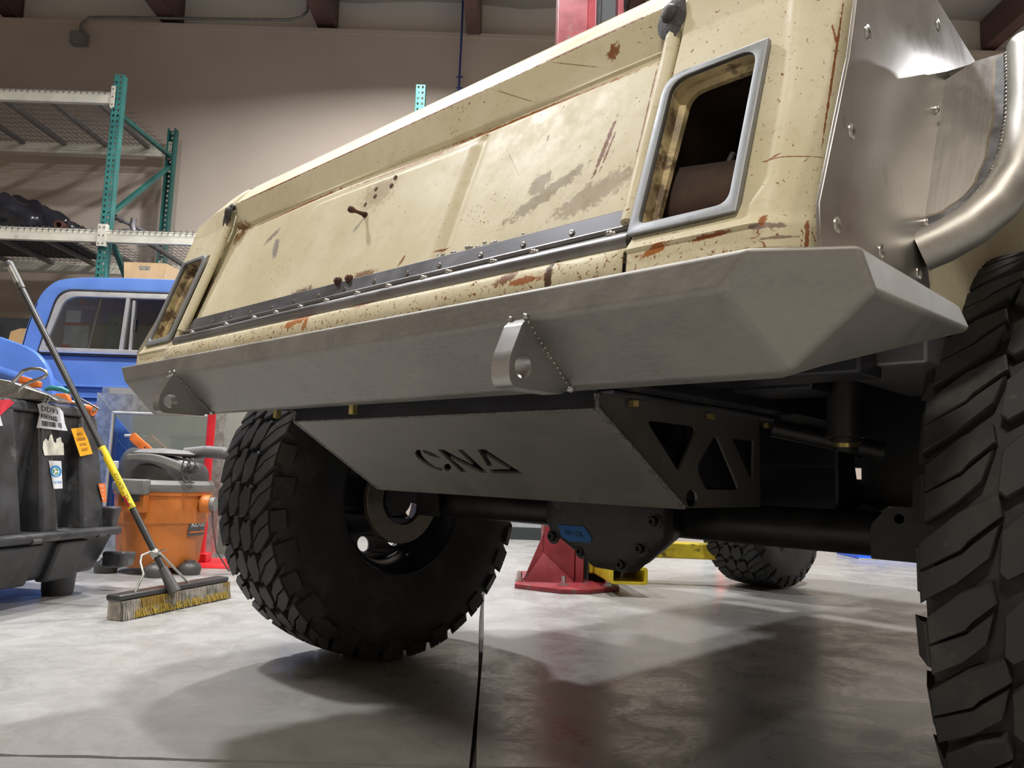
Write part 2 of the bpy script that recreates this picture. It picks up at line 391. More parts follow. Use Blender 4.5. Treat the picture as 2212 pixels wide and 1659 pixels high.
M['floor'] = concrete()

# ================================================================== the setting
# floor: slabs with recessed joints, grid turned 1.3 degrees
fl = empty('floor', (-0.05, 1.56, 0), radians(1.3)); tag(fl, kind='structure')
def slab(x0, x1, y0, y1):
    g = .0068; m = MB()
    nx = max(1, int((x1 - x0) / .05)); n = 60
    def jag(t, k): return .0048 * (sin(t * 61 + k) * .5 + sin(t * 173 + 2 * k) * .3 + sin(t * 397 + 3 * k) * .35)
    ring = []
    for i in range(n): t = i / n; ring.append((x0 + g + (x1 - x0 - 2 * g) * t, y0 + g + jag(x0 + (x1 - x0) * t, 1)))
    for i in range(n): t = i / n; ring.append((x1 - g - jag(y0 + (y1 - y0) * t, 2), y0 + g + (y1 - y0 - 2 * g) * t))
    for i in range(n): t = i / n; ring.append((x1 - g - (x1 - x0 - 2 * g) * t, y1 - g + jag(x1 - (x1 - x0) * t, 3)))
    for i in range(n): t = i / n; ring.append((x0 + g + jag(y1 - (y1 - y0) * t, 4), y1 - g - (y1 - y0 - 2 * g) * t))
    m.prism([(x, y, -.08) for x, y in ring], [(x, y, 0) for x, y in ring])
    return m.build('slab', M['floor'], fl)
XS = [-7.3, -3.65, 0, 3.65, 7.3, 12.0]; YS = [-7.2, -3.6, 0, 6.6]
for i in range(len(XS) - 1):
    for j in range(len(YS) - 1): slab(XS[i], XS[i + 1], YS[j], YS[j + 1])
base = MB().box2((-7.4, -7.4, -.2), (12.3, 8.6, -.022)).build('subbase', simple('joint_filler', (.07, .06, .055), .9, 0, .3, 30, .5, 90), fl)
WY = 7.75; WT = at(560, 57, WY).z
tag(MB().box2((-7.4, WY, 0), (12.4, WY + .25, WT)).build('wall_back', M['wall']), kind='structure')
tag(MB().box2((-7.4, WY + .2, WT - .05), (12.4, WY + .4, WT + .75)).build('wall_back_upper', M['insul']), kind='structure')
tag(MB().box2((-7.4, WY - .01, WT - .05), (12.4, WY + .01, WT + .0)).build('trim_1', M['wall']), kind='structure')
tag(MB().box2((-7.6, -6, 0), (-7.3, WY + .4, WT + .7)).build('wall_left', M['wall']), kind='structure')
tag(MB().box2((12.0, -6, 0), (12.3, WY + .4, WT + .7)).build('wall_right', M['wall']), kind='structure')
tag(MB().box2((-7.5, -6.2, 0), (12.3, -5.9, WT + .7)).build('wall_front', M['wall']), kind='structure')
CZ = WT + .42
cm = MB()
for i in range(48):      # quilted insulation film between the purlins
    x0 = -7.5 + 20.0 * i / 48
    cm.grid(lambda u, v, x0=x0: (x0 + u * 20 / 48, -6.1 + v * 14.3, CZ + .05 * sin(pi * ((x0 + u * 20 / 48) * .55 % 1))), 3, 1)
tag(cm.build('ceiling', M['insul'], smooth=60, solid=-.05), kind='structure')
# brown roof beams
bx = [at(8, 40, WY).x, at(360, 40, WY).x, at(702, 35, WY).x, at(1024, 40, WY).x, at(1024, 40, WY).x + 1.65, at(2040, 20, WY).x + .5, at(2040, 20, WY).x + 2.2]
for i, x in enumerate(bx):
    m = MB(); wd = .19 if i == 2 or i == 1 else .14
    z0 = WT + .06 if i != 3 else WT - .02
    m.box2((x - wd / 2, -5.9, z0), (x + wd / 2, WY + .19, z0 + .012)).box2((x - .01, -5.9, z0), (x + .01, WY + .19, CZ + .02)).box2((x + wd / 2 - .014, -5.9, z0), (x + wd / 2, WY + .19, CZ + .03))
    tag(m.build('trim_%d' % (i + 2), M['brown'], bevel=.004), kind='structure')

# lamps
for i, (x, y, z, lx, ly, pw, c) in enumerate(LAMPS):
    e = empty('high_bay_lamp', (x, y, z)); tag(e, 'high bay lamp hanging under the roof %s' % ['near the back wall beyond the truck', 'to the left above the broom', 'straight above the tailgate', 'on the right beyond the lift', 'behind the photographer on the left', 'behind the photographer on the right', 'at the far right end of the hall'][i], 'lamp')
    m = MB().box2((-lx / 2 - .05, -ly / 2 - .05, .03), (lx / 2 + .05, ly / 2 + .05, .12)); m.build('housing', M['galv'], e, bevel=.01)
    MB().tube([(0, 0, .12), (0, 0, CZ - z)], .008, 8).build('hanger', M['wire'], e)
    L = bpy.data.lights.new('lamp_light', 'AREA'); L.shape = 'RECTANGLE'; L.size = lx; L.size_y = ly; L.energy = pw; L.color = c; L.spread = radians(156 if i in (0, 3) else 165)
    lo = bpy.data.objects.new('lamp_light', L); COL.objects.link(lo); lo.parent = e; lo.location = (0, 0, 0)

# ================================================================== the truck: local x = right, y = forward, z up
VO = Vector((-0.33524, 1.19814, 0)); VR = atan2(-.697227, .71685)
TR = empty('off_road_truck', VO, VR)
tag(TR, 'cream off-road truck seen low from behind, rusty tailgate and bare steel bumper', 'truck')
PS, PK = -.234, .34          # rear panel plane: y = PS + PK z
def ysurf(z):
    z1, z2 = 1.09, 1.146
    if z <= z1: return PS + PK * z
    b = PS + PK * z1
    if z <= z2: return b + .009 * (z - z1) / (z2 - z1)
    if z <= 1.184: return b + .009 + .030 * (z - z2) / (1.184 - z2)
    return b + .039 + .016 * (z - 1.184) / .016
def rearmap(off=0.0, flip=1):
    return lambda x, y, z: (flip * x, PS + PK * y + off - z, y + PK * z * 0)
def sst(a, b, x):
    t = max(0, min(1, (x - a) / (b - a))); return t * t * (3 - 2 * t)

# --- corner panels with the lamp openings
LZ0, LZ1, LX0, LX1 = .830, 1.020, .607, .714
for sgn in (1, -1):
    NX, NZ = 70, 142; X0, X1, Z0, Z1 = .590, .797, .770, 1.200
    def fn(u, v, sgn=sgn):
        x = X0 + (X1 - X0) * u; z = Z0 + (Z1 - Z0) * v
        y = ysurf(z)
        # raised border outside the lamp field
        d = x - .742 - .02 * sst(.95, 1.1, z) * -1 * .5
        zl = .823
        if .80 < z < .87: d = max(d, (sqrt(max(0, (x - .70)) ** 2 + max(0, .87 - z) ** 2) - .045) if x > .70 else (.87 - z) - .046)
        y -= .0042 * sst(0, .014, d)
        if z < .812:
            pr = [(.812, .0), (.806, -.003), (.800, -.0055), (.790, -.0035), (.776, .0), (.770, .006)]
            for (za, da), (zb, db) in zip(pr, pr[1:]):
                if zb <= z <= za: y += da + (db - da) * (za - z) / (za - zb); break
        if x > .735: y += .035 * ((x - .735) / .05) ** 2 if x < .785 else .035 + (x - .785) * 6
        if x < .60: y += .018 * (1 - (x - .59) / .01)
        zo = z - (.075 * ((x - .60) / .185) ** 2.4 * min(1, (z - 1.10) / .09) if z > 1.10 and x > .60 else 0)
        return (sgn * x, y, zo)
    m = MB(); m.grid(fn, NX, NZ, skip=lambda u, v: LX0 - .004 < X0 + (X1 - X0) * u < LX1 + .004 and LZ0 - .004 < Z0 + (Z1 - Z0) * v < LZ1 + .004)
    m.build('corner_panel', M['corner'], TR, smooth=28, solid=.002)
    # bright steel lamp bezel
    fo = [(.598, 1.026), (.725, 1.026), (.725, .817), (.597, .817)] if sgn > 0 else [(.597, 1.026), (.725, 1.026), (.725, .817), (.597, .817)]
    rr = [.026, .002, .002, .004]
    inner = rpoly([(.609, 1.016), (.714, 1.018), (.714, .829), (.608, .829)], [.022, .022, .014, .012] if sgn > 0 else [.02, .012, .012, .02], 6)
    bz = plate('lamp_bezel', [rpoly(fo, rr, 5), inner], .008, lambda x, y, z, s=sgn: (s * x, PS + PK * y - .006 - z, y), M['bezel'], TR, bev=.0012)
    # stepped bucket and dark cavity behind
    m = MB(); R = [inner]
    def ring(sh, dep, s=sgn):
        cx, cz = .661, .923; return [(s * (cx + (x - cx) * sh), PS + PK * z + dep, cz + (z - cz) * (1 - (1 - sh) * .6)) for x, z in inner]
    rings = [ring(1.0, -.002), ring(.985, .014), ring(.86, .017), ring(.85, .024)]
    for a, b in zip(rings, rings[1:]):
        n = len(a); m.add(a + b, [(i, (i + 1) % n, n + (i + 1) % n, n + i) for i in range(n)])
    m.build('lamp_bucket', M['lampcup'], TR, smooth=40)
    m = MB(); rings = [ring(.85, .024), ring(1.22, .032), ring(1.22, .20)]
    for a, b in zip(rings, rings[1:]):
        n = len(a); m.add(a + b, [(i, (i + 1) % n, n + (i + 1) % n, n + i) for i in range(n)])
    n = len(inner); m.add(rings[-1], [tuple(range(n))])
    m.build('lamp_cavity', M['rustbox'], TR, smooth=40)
    if sgn > 0:
        m = MB(); m.grid(lambda u, v: (.60 + .12 * u, .11 + .03 * sin(pi * v) * sin(pi * (.2 + .6 * u)) * -1 + .04 * u, .815 + .10 * v), 8, 8); m.build('inner_brace', M['rustbox'], TR, smooth=60, solid=.003)
        MB().tube([(.655, .105, .82), (.652, .125, .88), (.66, .15, .93)], .004, 8).build('weld_bead', M['burnt'], TR, smooth=60)
# --- rear sill below the tailgate
prof = [(.080, .806), (.070, .806), (.052, .8062), (.0375, .8055), (.0325, .800), (.031, .790), (.030, .776), (.036, .770), (.06, .768)]
m = MB(); m.grid(lambda u, v: (-.5945 + 1.189 * u + 0, *(lambda i, t: tuple(prof[i][k] * (1 - t) + prof[min(i + 1, 8)][k] * t for k in (0, 1)))(int(v * 8 - 1e-6), v * 8 - int(v * 8 - 1e-6))), 40, 8)
for i, vv in enumerate(m.v):
    x, y, z = vv
    if abs(x) > .757: m.v[i] = (x, y + .045 * ((abs(x) - .757) / .028) ** 2, z)
m.build('rear_sill', M['sill'], TR, smooth=50, solid=.002)

# --- tailgate
TG = MB(); GX = .572
def gate(u, v):
    x = -GX + 2 * GX * u; z = .842 + (1.200 - .842) * v
    y = ysurf(z) + (.022 if z < 1.09 else .022 - .019 * min(1, (z - 1.09) / .056) )
    if z < 1.095:
        y -= .006 * sst(1.066, 1.060, z) * sst(-.235, -.225, x) * sst(.232, .222, x) * (1 if not (x < -.19 and z > 1.03) else sst(.045, .040, sqrt(max(0, -.19 - x) ** 2 + max(0, z - 1.025) ** 2)))
        y += .004 * (sst(.228, .234, x) * sst(.250, .244, x)) * sst(1.08, 1.07, z)
        y += .003 * sin(x * 9) * sin(z * 13)
        y += .004 * sst(1.078, 1.083, z) * sst(1.094, 1.088, z)
    return (x, y, z)
TG.grid(gate, 150, 120)
tg = TG.build('tailgate', M['gate'], TR, smooth=40, solid=.002)
MB().box2((-GX, .192, 1.194), (GX, .28, 1.2005)).build('tailgate_top', M['gate'], TR, bevel=.003)
for sgn in (1, -1):   # painted tube ends and weld blobs at the gate's upper corners
    MB().tube([(sgn * .584, ysurf(z) + .006, z) for z in (.84, .9, .95, 1.0, 1.05, 1.1)], .010, 12).build('corner_bead', M['corner'], TR, smooth=60)
    mb = MB(); mb.sphere((sgn * .582, ysurf(1.125) - .004, 1.126), .0115, 16, (1, .6, 1.15)).sphere((sgn * .585, ysurf(1.11) + .001, 1.112), .008, 14, (1.1, .6, 1)).sphere((sgn * .577, ysurf(1.14) + .002, 1.139), .007, 12)
    o = mb.build('corner_weld', M['burnt'], TR, smooth=60)
    o = MB().grid(lambda u, v, s=sgn: (s * (.584 + .020 * (u * 2 - 1) * sqrt(max(.05, 1 - (2 * v - 1) ** 2))), ysurf(1.09 + .06 * v) - .0025 - .003 * sin(pi * u) * sin(pi * v), 1.09 + .06 * v), 8, 8).build('scorch_patch', M['burnt'], TR, smooth=60)
for sgn in (1, -1):
    m = MB(); rr_ = [.84, .90, .96, 1.02, 1.09, 1.146, 1.175, 1.195]
    m.grid(lambda u, v, s=sgn: (s * (.562 + .045 * u), (lambda z: ysurf(z) + .027)(.80 + .395 * v), .80 + .395 * v), 2, 30)
    m.build('gate_jamb', M['body'], TR, smooth=60, solid=.003)
# knob and bolt holes
kn = MB(); kn.lathe([(0, -.001), (.0045, 0), (.0055, .004), (.0035, .009), (.0028, .018), (.0035, .022), (.0055, .026), (.006, .030), (.0045, .034), (0, .035)], 16, Matrix.Rotation(radians(82), 3, 'X') @ Matrix.Rotation(radians(-10), 3, 'Y'), (-.012, ysurf(.99) + .018, .993))
kn.build('gate_knob', M['rust'], tg, smooth=60)
for (a, z) in ((.006, 1.029), (.028, 1.018), (.012, 1.045), (-.037, 1.055), (-.034, 1.04)):
    MB().lathe([(.0015, -.0006), (.0042, -.0010), (.0042, .0006)], 14, Matrix.Rotation(radians(70), 3, 'X'), (-a, ysurf(z) + .0155, z)).build('grommet', M['rust'], tg, smooth=40)
for (x, z) in ((-.015, .867), (.018, .866)):
    m = MB(); m.lathe([(.0075, 0), (.0075, .005), (.005, .006), (.005, .009), (0, .010)], 6, Matrix.Rotation(radians(72), 3, 'X'), (x, ysurf(z) + .0155, z)); m.build('rusty_nut', M['rust'], tg)
# --- hinge strip, rivets, hinge tube
hs = MB(); 
P = [(-.565, .868), (.588, .864), (.590, .838), (-.584, .836)]
hs.prism([(x, PS + PK * z + .013, z) for x, z in P], [(x, PS + PK * z + .0165, z) for x, z in P])
hp = hs.build('hinge_plate', M['darksteel'], TR, bevel=.0008)
MB().tube([(-.584, PS + PK * .838 + .012, .838), (.590, PS + PK * .838 + .012, .838)], .004, 10).build('folded_edge', M['tube'], hp, smooth=60)
for a in (.464, .384, .304, .223, .144, .065, -.013, -.095, -.177, -.25, -.335, -.413, -.493, -.573):
    MB().lathe([(.0042, 0), (.0040, .0008), (.0022, .0013), (.0010, .0008), (0, .0008)], 14, Matrix.Rotation(radians(71), 3, 'X'), (-a, PS + PK * .85 + .0125, .85)).build('rivet', M['chrome'], hp, smooth=50)
ht = MB().tube([(-.588, .053, .8165), (.592, .053, .8165)], .0125, 20).tube([(-.588, .056, .8165), (.5925, .056, .8165)], .0095, 16).build('hinge_tube', M['tube'], TR, smooth=60)
for a in (.508, .357, .246, .167, .086, .006, -.08, -.159, -.24, -.293, -.379, -.45, -.565):
    for k in (-1, 0, 1): pass
    MB().sphere((-a, .0475, .8295), .0038, 8, (1.6, 1, 1)).sphere((-a + .006, .0480, .8285), .003, 8).build('tack_weld', M['chrome'], ht, smooth=60)
gs = MB()
for i in range(46):     # ground bright spatter above the hinge strip
    x = random.uniform(-.16, .42) if i < 40 else random.uniform(-.3, .5); gs.sphere((x, PS + PK * .869 + .020, .8685 + random.uniform(-.001, .004)), random.uniform(.0012, .003), 6, (2.2, .5, 1))
tag(gs.build('weld_spatter', M['chrome'], TR, smooth=60), kind='stuff')

# --- quarter panels (bare steel sheet), flare box with tube
for sgn in (1, -1):
    Pq = [(.051, .772), (.049, .812), (.125, .986), (.147, 1.056), (.20, 1.215), (.245, 1.26), (.40, 1.26), (.47, 1.21), (.615, 1.19), (.475, 1.125), (.455, 1.09), (.349, .868), (.352, .845), (.366, .80), (.372, .760)]
    Pq = [(.051, .772), (.049, .812), (.125, .986), (.147, 1.056), (.20, 1.19), (.28, 1.31), (.60, 1.31), (.615, 1.19), (.9, 1.18), (.9, 1.09), (.455, 1.09), (.349, .868), (.353, .845), (.366, .80), (.372, .760)]
    if True: Pq = [(.049, .772), (.047, .812), (.125, .986), (.147, 1.056), (.205, 1.19), (.235, 1.22), (.345, 1.20), (.615, 1.19), (.615, 1.09), (.455, 1.09), (.349, .868), (.353, .845), (.366, .80), (.372, .760)]
    q = plate('quarter_panel', [Pq], .004, lambda x, y, z, s=sgn: (s * (.7985 + z), x, y), M['plate'], TR, bev=.0006)
    for (y, z) in ((.176, 1.034), (.126, .907), (.086, .801), (.203, .803), (.324, .806), (.432, 1.16)):
        MB().lathe([(.0085, 0), (.008, .0012), (.0045, .0008), (.003, -.0002), (0, -.0004)], 18, Matrix.Rotation(sgn * pi / 2, 3, 'Y'), (sgn * .8006, y, z)).build('countersunk_bolt', M['chrome'], q, smooth=40)
    # inner painted side, closing the gap
    MB().hexa([(sgn * .783, .14, .79), (sgn * .793, .14, .79), (sgn * .793, 2.2, .79), (sgn * .783, 2.2, .79), (sgn * .775, .34, 1.15), (sgn * .785, .34, 1.15), (sgn * .785, 2.2, 1.16), (sgn * .775, 2.2, 1.16)]).build('body_side', M['body'], TR)
    # flare
    FS, FK = -.06545, .47748
    Pf = rpoly([(.800, .866), (.800, 1.095), (.833, 1.113), (.96, 1.113), (1.02, 1.08), (1.02, .97), (.90, .93), (.875, .93)], 0)
    Pf = [(.800, .862), (.827, .874), (.849, .894), (.864, .92), (.873, .952), (.876, 1.0), (.873, 1.06), (.869, 1.112), (.834, 1.112), (.800, 1.094)]
    f = plate('flare_plate', [Pf], .003, lambda x, y, z, s=sgn: (s * x, FS + FK * y - z, y), M['plate'], TR)
    tubep = [(.800, .834), (.822, .842), (.850, .858), (.874, .882), (.890, .915), (.898, .955), (.900, 1.0), (.897, 1.06), (.893, 1.113)]
    ft = MB().tube([(sgn * x, FS + FK * z + .002, z) for x, z in tubep], .0245, 24).build('flare_tube', M['heat'] if 'heat' in M else M['steel'], TR, smooth=60)
    bead = [(.803, .862), (.827, .871), (.850, .890), (.866, .916), (.8745, .95), (.878, 1.0), (.8755, 1.06), (.871, 1.111)]
    pts = []; 
    for i in range(len(bead) - 1):
        for k in range(9):
            t = k / 9; pts.append([bead[i][j] * (1 - t) + bead[i + 1][j] * t for j in (0, 1)])
    for nm, wdt, off, mt in (('heat_tint', .0175, .0022, 'tint'), ('scorch_band', .0145, .0026, 'scorch')):
        m = MB(); L_ = [(x - (wdt + .0008 * sin(i * .5)) * (.30 + .70 * min(1, max(0, (z - .865) / .06))), z + (wdt + .0008 * sin(i * .7)) * (1 - min(1, max(0, (z - .865) / .06))), x, z) for i, (x, z) in enumerate(pts)]
        for i in range(len(L_) - 1):
            a_, b_ = L_[i], L_[i + 1]
            m.add([(sgn * a_[2], FS + FK * a_[3] - off, a_[3]), (sgn * a_[0], FS + FK * a_[1] - off, a_[1]), (sgn * b_[0], FS + FK * b_[1] - off, b_[1]), (sgn * b_[2], FS + FK * b_[3] - off, b_[3])], [(0, 1, 2, 3)])
        m.build(nm, M[mt], f, smooth=60)
    mb = MB()
    for i, (x, z) in enumerate(pts): mb.sphere((sgn * x, FS + FK * z - .003, z), .0052, 8, (1, 1, .8))
    mb.build('weld_bead', M['weld'], ft, smooth=60)
    # flare top sheet and outer band over the wheel
    m = MB(); tp = [(.468, 1.112), (.62, 1.13), (.80, 1.14), (.95, 1.14), (1.10, 1.115), (1.24, 1.04), (1.36, .92)]
    m.grid(lambda u, v, s=sgn: (s * (.800 + .20 * u), *(lambda i, t: tuple(tp[i][k] * (1 - t) + tp[i + 1][k] * t for k in (0, 1)))(min(5, int(v * 6)), v * 6 - min(5, int(v * 6)))), 3, 30)
    m.build('flare_top', M['plate'], TR, smooth=40, solid=.003)
    MB().tube([(sgn * .90, .464, 1.113), (sgn * .96, .50, 1.11), (sgn * 1.0, .62, 1.115), (sgn * 1.0, .9, 1.125), (sgn * 1.0, 1.2, 1.05), (sgn * 1.0, 1.36, .92)], .0245, 16).build('flare_rim', M['steel'], TR, smooth=60)
    for (y, z) in ((.408, 1.035), (.349, .872)):
        MB().sphere((sgn * .801, y, z), .0055, 10, (1, .8, 1.2)).build('tack_weld', M['chrome'], q, smooth=60)
    # wheel house and front end
    MB().box2((sgn * .70, .40, 1.16), (sgn * .79, 1.4, 1.18)).build('wheel_house', M['body'], TR)
    MB().box2((sgn * .775, 2.2, .80), (sgn * .79, 3.9, 1.15)).build('front_fender', M['body'], TR, bevel=.01)
MB().box2((-.78, 2.5, 1.13), (.78, 3.9, 1.17)).build('hood', M['body'], TR, bevel=.02)
MB().box2((-.76, .12, .805), (.76, 2.5, .83)).build('bed_floor', M['black'], TR)
MB().hexa([(-.775, .3, 1.125), (-.62, .22, 1.175), (-.62, 2.2, 1.175), (-.775, 2.2, 1.125), (-.775, .3, 1.14), (-.62, .22, 1.19), (-.62, 2.2, 1.19), (-.775, 2.2, 1.14)]).hexa([(.62, .22, 1.175), (.775, .3, 1.125), (.775, 2.2, 1.125), (.62, 2.2, 1.175), (.62, .22, 1.19), (.775, .3, 1.14), (.775, 2.2, 1.14), (.62, 2.2, 1.19)]).build('bed_rail', M['body'], TR, bevel=.004)

# --- bumper
def B(sg):
    return {k: (sg * x, y, z) for k, (x, y, z) in dict(T0=(.757, 0, .768), T1=(.834, .048, .768), T2=(.836, .345, .768), M0=(.727, 0, .733), M1=(.843, .060, .727), M2=(.850, .335, .735), B0=(.754, .082, .664), IT=(.70, .36, .768), IT0=(.70, .10, .768), IB0=(.72, .14, .668), IM=(.79, .345, .735)).items()}
r, l = B(1), B(-1)
vs = []; ix = {}
def V(sd, k):
    key = (sd, k)
    if key not in ix: ix[key] = len(vs); vs.append((r if sd > 0 else l)[k])
    return ix[key]
fs = [(V(-1, 'T0'), V(1, 'T0'), V(1, 'M0'), V(-1, 'M0')), (V(-1, 'M0'), V(1, 'M0'), V(1, 'B0'), V(-1, 'B0')), (V(-1, 'B0'), V(1, 'B0'), V(1, 'IB0'), V(-1, 'IB0')),
      (V(-1, 'T0'), V(-1, 'IT0'), V(1, 'IT0'), V(1, 'T0')), (V(-1, 'IT0'), V(-1, 'IB0'), V(1, 'IB0'), V(1, 'IT0'))]
for s in (1, -1):
    fs += [(V(s, 'T0'), V(s, 'T1'), V(s, 'M1'), V(s, 'B0'), V(s, 'M0')), (V(s, 'T1'), V(s, 'T2'), V(s, 'M2'), V(s, 'M1')), (V(s, 'M1'), V(s, 'M2'), V(s, 'B0')),
           (V(s, 'T0'), V(s, 'IT0'), V(s, 'IT'), V(s, 'T2'), V(s, 'T1')), (V(s, 'B0'), V(s, 'M2'), V(s, 'IM'), V(s, 'IB0')), (V(s, 'T2'), V(s, 'IT'), V(s, 'IM'), V(s, 'M2')), (V(s, 'IT0'), V(s, 'IB0'), V(s, 'IM'), V(s, 'IT'))]
bmp = MB().add(vs, fs).build('bumper', M['bumper'], TR, bevel=.0055, seg=4, ang=14)
for v_ in bmp.data.vertices: pass
bmp.data.set_sharp_from_angle(angle=radians(180))
bmp.modifiers['bevel'].harden_normals = True
# recovery lugs
for sg in (1, -1):
    out = rpoly([(.000, .734), (-.008, .728), (-.026, .683), (-.022, .657), (.066, .655), (.078, .664), (.0, .7325)], [.001, .002, .014, .022, .004, .002, .001], 8)
    out = rpoly([(.001, .735), (-.008, .727), (-.0275, .684), (-.024, .655), (.064, .655), (.078, .667)], [.001, .002, .016, .020, .003, .002], 8)
    xc = sg * .474
    lug = plate('recovery_lug', [out, circle(-.004, .679, .0135, 28)], .028, lambda x, y, z, c=xc: (c + z, x, y), M['lug'], bmp)
    lm_ = lug.modifiers.new('bevel', 'BEVEL'); lm_.width = .0035; lm_.segments = 3; lm_.limit_method = 'ANGLE'; lm_.angle_limit = radians(50)
    wb = MB()
    for (y, z, rr) in ((.000, .737, .0045), (.082, .664, .0055)):
        wb.sphere((xc + .012, y, z), rr, 10).sphere((xc - .012, y + .001, z), rr * .9, 10)
    for i in range(14):
        t = i / 13; wb.sphere((xc + .0135, .003 + .074 * t, .731 - .066 * t), .0024, 6)
    wb.build('weld_bead', M['burnt'] if False else M['weld'], bmp, smooth=60)
    text('stamped_letters', 'DR', .013, lambda x, y, z, c=xc: (c + .0145 + z, .034 + x * .75 + y * .4, .700 - x * .65 + y * .75), M['chrome'], bmp, .0006)

# --- skid box under the bumper: front plate with cut letters, side plates with windows
n1 = Vector((0, .242, .654)); n2 = Vector((0, .471, .515)); dv = (n2 - n1); dl = dv.length; dvn = dv.normalized(); nn = Vector((0, -dvn.z * -1, dvn.y)); nn = Vector((0, dvn.z, -dvn.y))
def skm(x, y, z):          # x along the truck (right +), y down the plate
    p = n1 + dvn * y + nn * z; return (x, p.y, p.z)
def unskid(u, v):
    d = fwd + rgt * ((u - 1106) / FPX) - upv * ((v - 829.5) / FPX)
    R = Matrix.Rotation(-VR, 3, 'Z'); o = R @ (CAM - VO); dd = R @ d
    t = (n1 - o).dot(nn) / dd.dot(nn); p = o + dd * t; return (p.x, (p - n1).dot(dvn))
kx, ky = 1 / 3.95, 1 / 3.95
def LP(pts): return [unskid(820 + x * kx, 660 + y * ky) for x, y in pts]
arcC = [(305, 1250), (320, 1225), (350, 1222), (362, 1262), (385, 1295), (430, 1335), (490, 1370), (530, 1378), (543, 1402), (500, 1395), (440, 1370), (370, 1325), (325, 1290)]
c2 = [(368, 1222), (400, 1228), (480, 1260), (528, 1290), (490, 1288), (430, 1272), (385, 1250)]
dot = [(583 + 31 * cos(a * pi / 8), 1373 + 32 * sin(a * pi / 8)) for a in range(16)]
nn1 = [(498, 1218), (545, 1220), (905, 1370 + 45), (860, 1417), (600, 1280 + 10), (750, 1413), (700, 1410)]
nn1 = [(498, 1218), (548, 1220), (800, 1350), (668, 1218), (712, 1222), (922, 1417), (862, 1416), (608, 1288), (750, 1414), (700, 1412)]
a1 = [(840, 1218), (905, 1218), (1228, 1426), (975, 1421), (935, 1388), (1115, 1388), (915, 1268), (970, 1363), (925, 1361)]
loops = [[(-.405, -.002), (.405, -.002), (.405, dl), (-.405, dl)]] + [LP(q) for q in (arcC, c2, dot, nn1, a1)]
sp = plate('skid_plate', loops, .005, skm, M['skid'], TR, bev=0)
for sg in (1, -1):
    side = [(.236, .677), (.726, .677), (.73, .515), (.474, .515), (.242, .650)]
    t1 = rpoly([(.358, .648), (.510, .648), (.450, .572)], [.016, .02, .008], 6)
    t2 = rpoly([(.568, .640), (.652, .545), (.535, .545), (.502, .58)], [.012, .016, .01, .02], 6)
    t3 = rpoly([(.622, .635), (.70, .557), (.706, .635)], [.008, .008, .004], 5)
    hl = circle(.491, .5305, .0175, 20, .014)
    pl = plate('skid_side', [side, t1, t2, t3, hl], .005, lambda x, y, z, s=sg: (s * .4025 + z, x, y), M['skid'], TR)
    for (y, z) in ((.309, .672), (.529, .670), (.735, .669)):
        MB().lathe([(.0085, 0), (.0085, .008), (.007, .009), (0, .009)], 6, Matrix.Rotation(pi, 3, 'X'), (sg * .417, y, z)).build('flange_bolt', M['zinc'], pl)
    MB().box2((sg * .400, .24, .676), (sg * .432, .76, .680)).build('mount_flange', M['darksteel'], TR)
    mb = MB()
    for i in range(64):
        t = i / 63; mb.sphere((sg * .4055, .240 + .225 * t, .655 - .137 * t), .0058, 8, (1, .7, .8))
    for i in range(8): mb.sphere((sg * .4055, .238, .657 + .0026 * i), .004, 8)
    mb.build('weld_bead', M['weldark'], pl, smooth=60)
mb = MB()
for i in range(150): mb.sphere((-.395 + .79 * i / 149, .2395, .6555), .0034, 6, (1.3, .9, .9))
mb.build('weld_bead', M['weldark'], sp, smooth=60)
MB().box2((-.405, .238, .657), (.405, .243, .682)).build('skid_flange', M['black'], TR)
for x in (-.22, .30): pass
for a in (.295, .04): MB().box2((-a - .006, .13, .652), (-a + .006, .14, .668)).build('stud', M['zinc'], TR)

MB().box2((-.395, .50, .53), (.395, .506, .678)).build('blackout_panel', M['black'], TR)  # black panel added so the cut letters read dark
for sg in (1, -1): MB().box2((sg * .380, .50, .53), (sg * .386, .74, .678)).build('blackout_side', M['black'], TR)  # added black sheets, dark in place of shade inside the side windows
MB().hexa([(-.385, .262, .650), (.385, .262, .650), (.385, .50, .53), (-.385, .50, .53), (-.385, .262, .66), (.385, .262, .66), (.385, .50, .60), (-.385, .50, .60)]).build('blackout_box', M['black'], TR)  # added black box standing in for the shade behind the skid plate
# --- frame, crossmember, bump stops, shocks, links
for sg in (1, -1):
    MB().box2((sg * .405, .20, .682), (sg * .47, 3.7, .79)).build('frame_rail', M['black'], TR, bevel=.004)
    MB().lathe([(.0, -.002), (.018, 0), (.018, .012), (.024, .015), (.024, .02), (.028, .022), (.028, .16), (0, .16)], 24, None, (sg * .61, .60, .612)).build('bump_stop', M['axle'], TR, smooth=40)
    MB().lathe([(.0185, 0), (.0185, .007)], 24, None, (sg * .61, .60, .618)).build('bump_stop_ring', M['zinc'], TR, smooth=40)
    MB().box2((sg * .47, .50, .70), (sg * .60, .62, .79)).build('bump_stop_bracket', M['black'], TR, bevel=.003)
    m = MB(); m.tube([(sg * .43, .73, .66), (sg * .60, .80, .62)], .016, 16); m.build('brace_bar', M['axle'], TR, smooth=60)
    MB().tube([(sg * .52, .93, .50), (sg * .35, 1.9, .55)], .024, 16).build('link_arm', M['axle'], TR, smooth=60)
    MB().box2((sg * .47, .36, .70), (sg * .72, .44, .76)).build('bumper_mount', M['black'], TR, bevel=.004)
    MB().box2((sg * .68, .95, .62), (sg * .76, 1.3, .82)).build('inner_fender', M['darksteel'], TR, bevel=.004)
    MB().box2((sg * .64, .42, .715), (sg * .78, .80, .80)).build('body_mount', M['darksteel'], TR, bevel=.004)
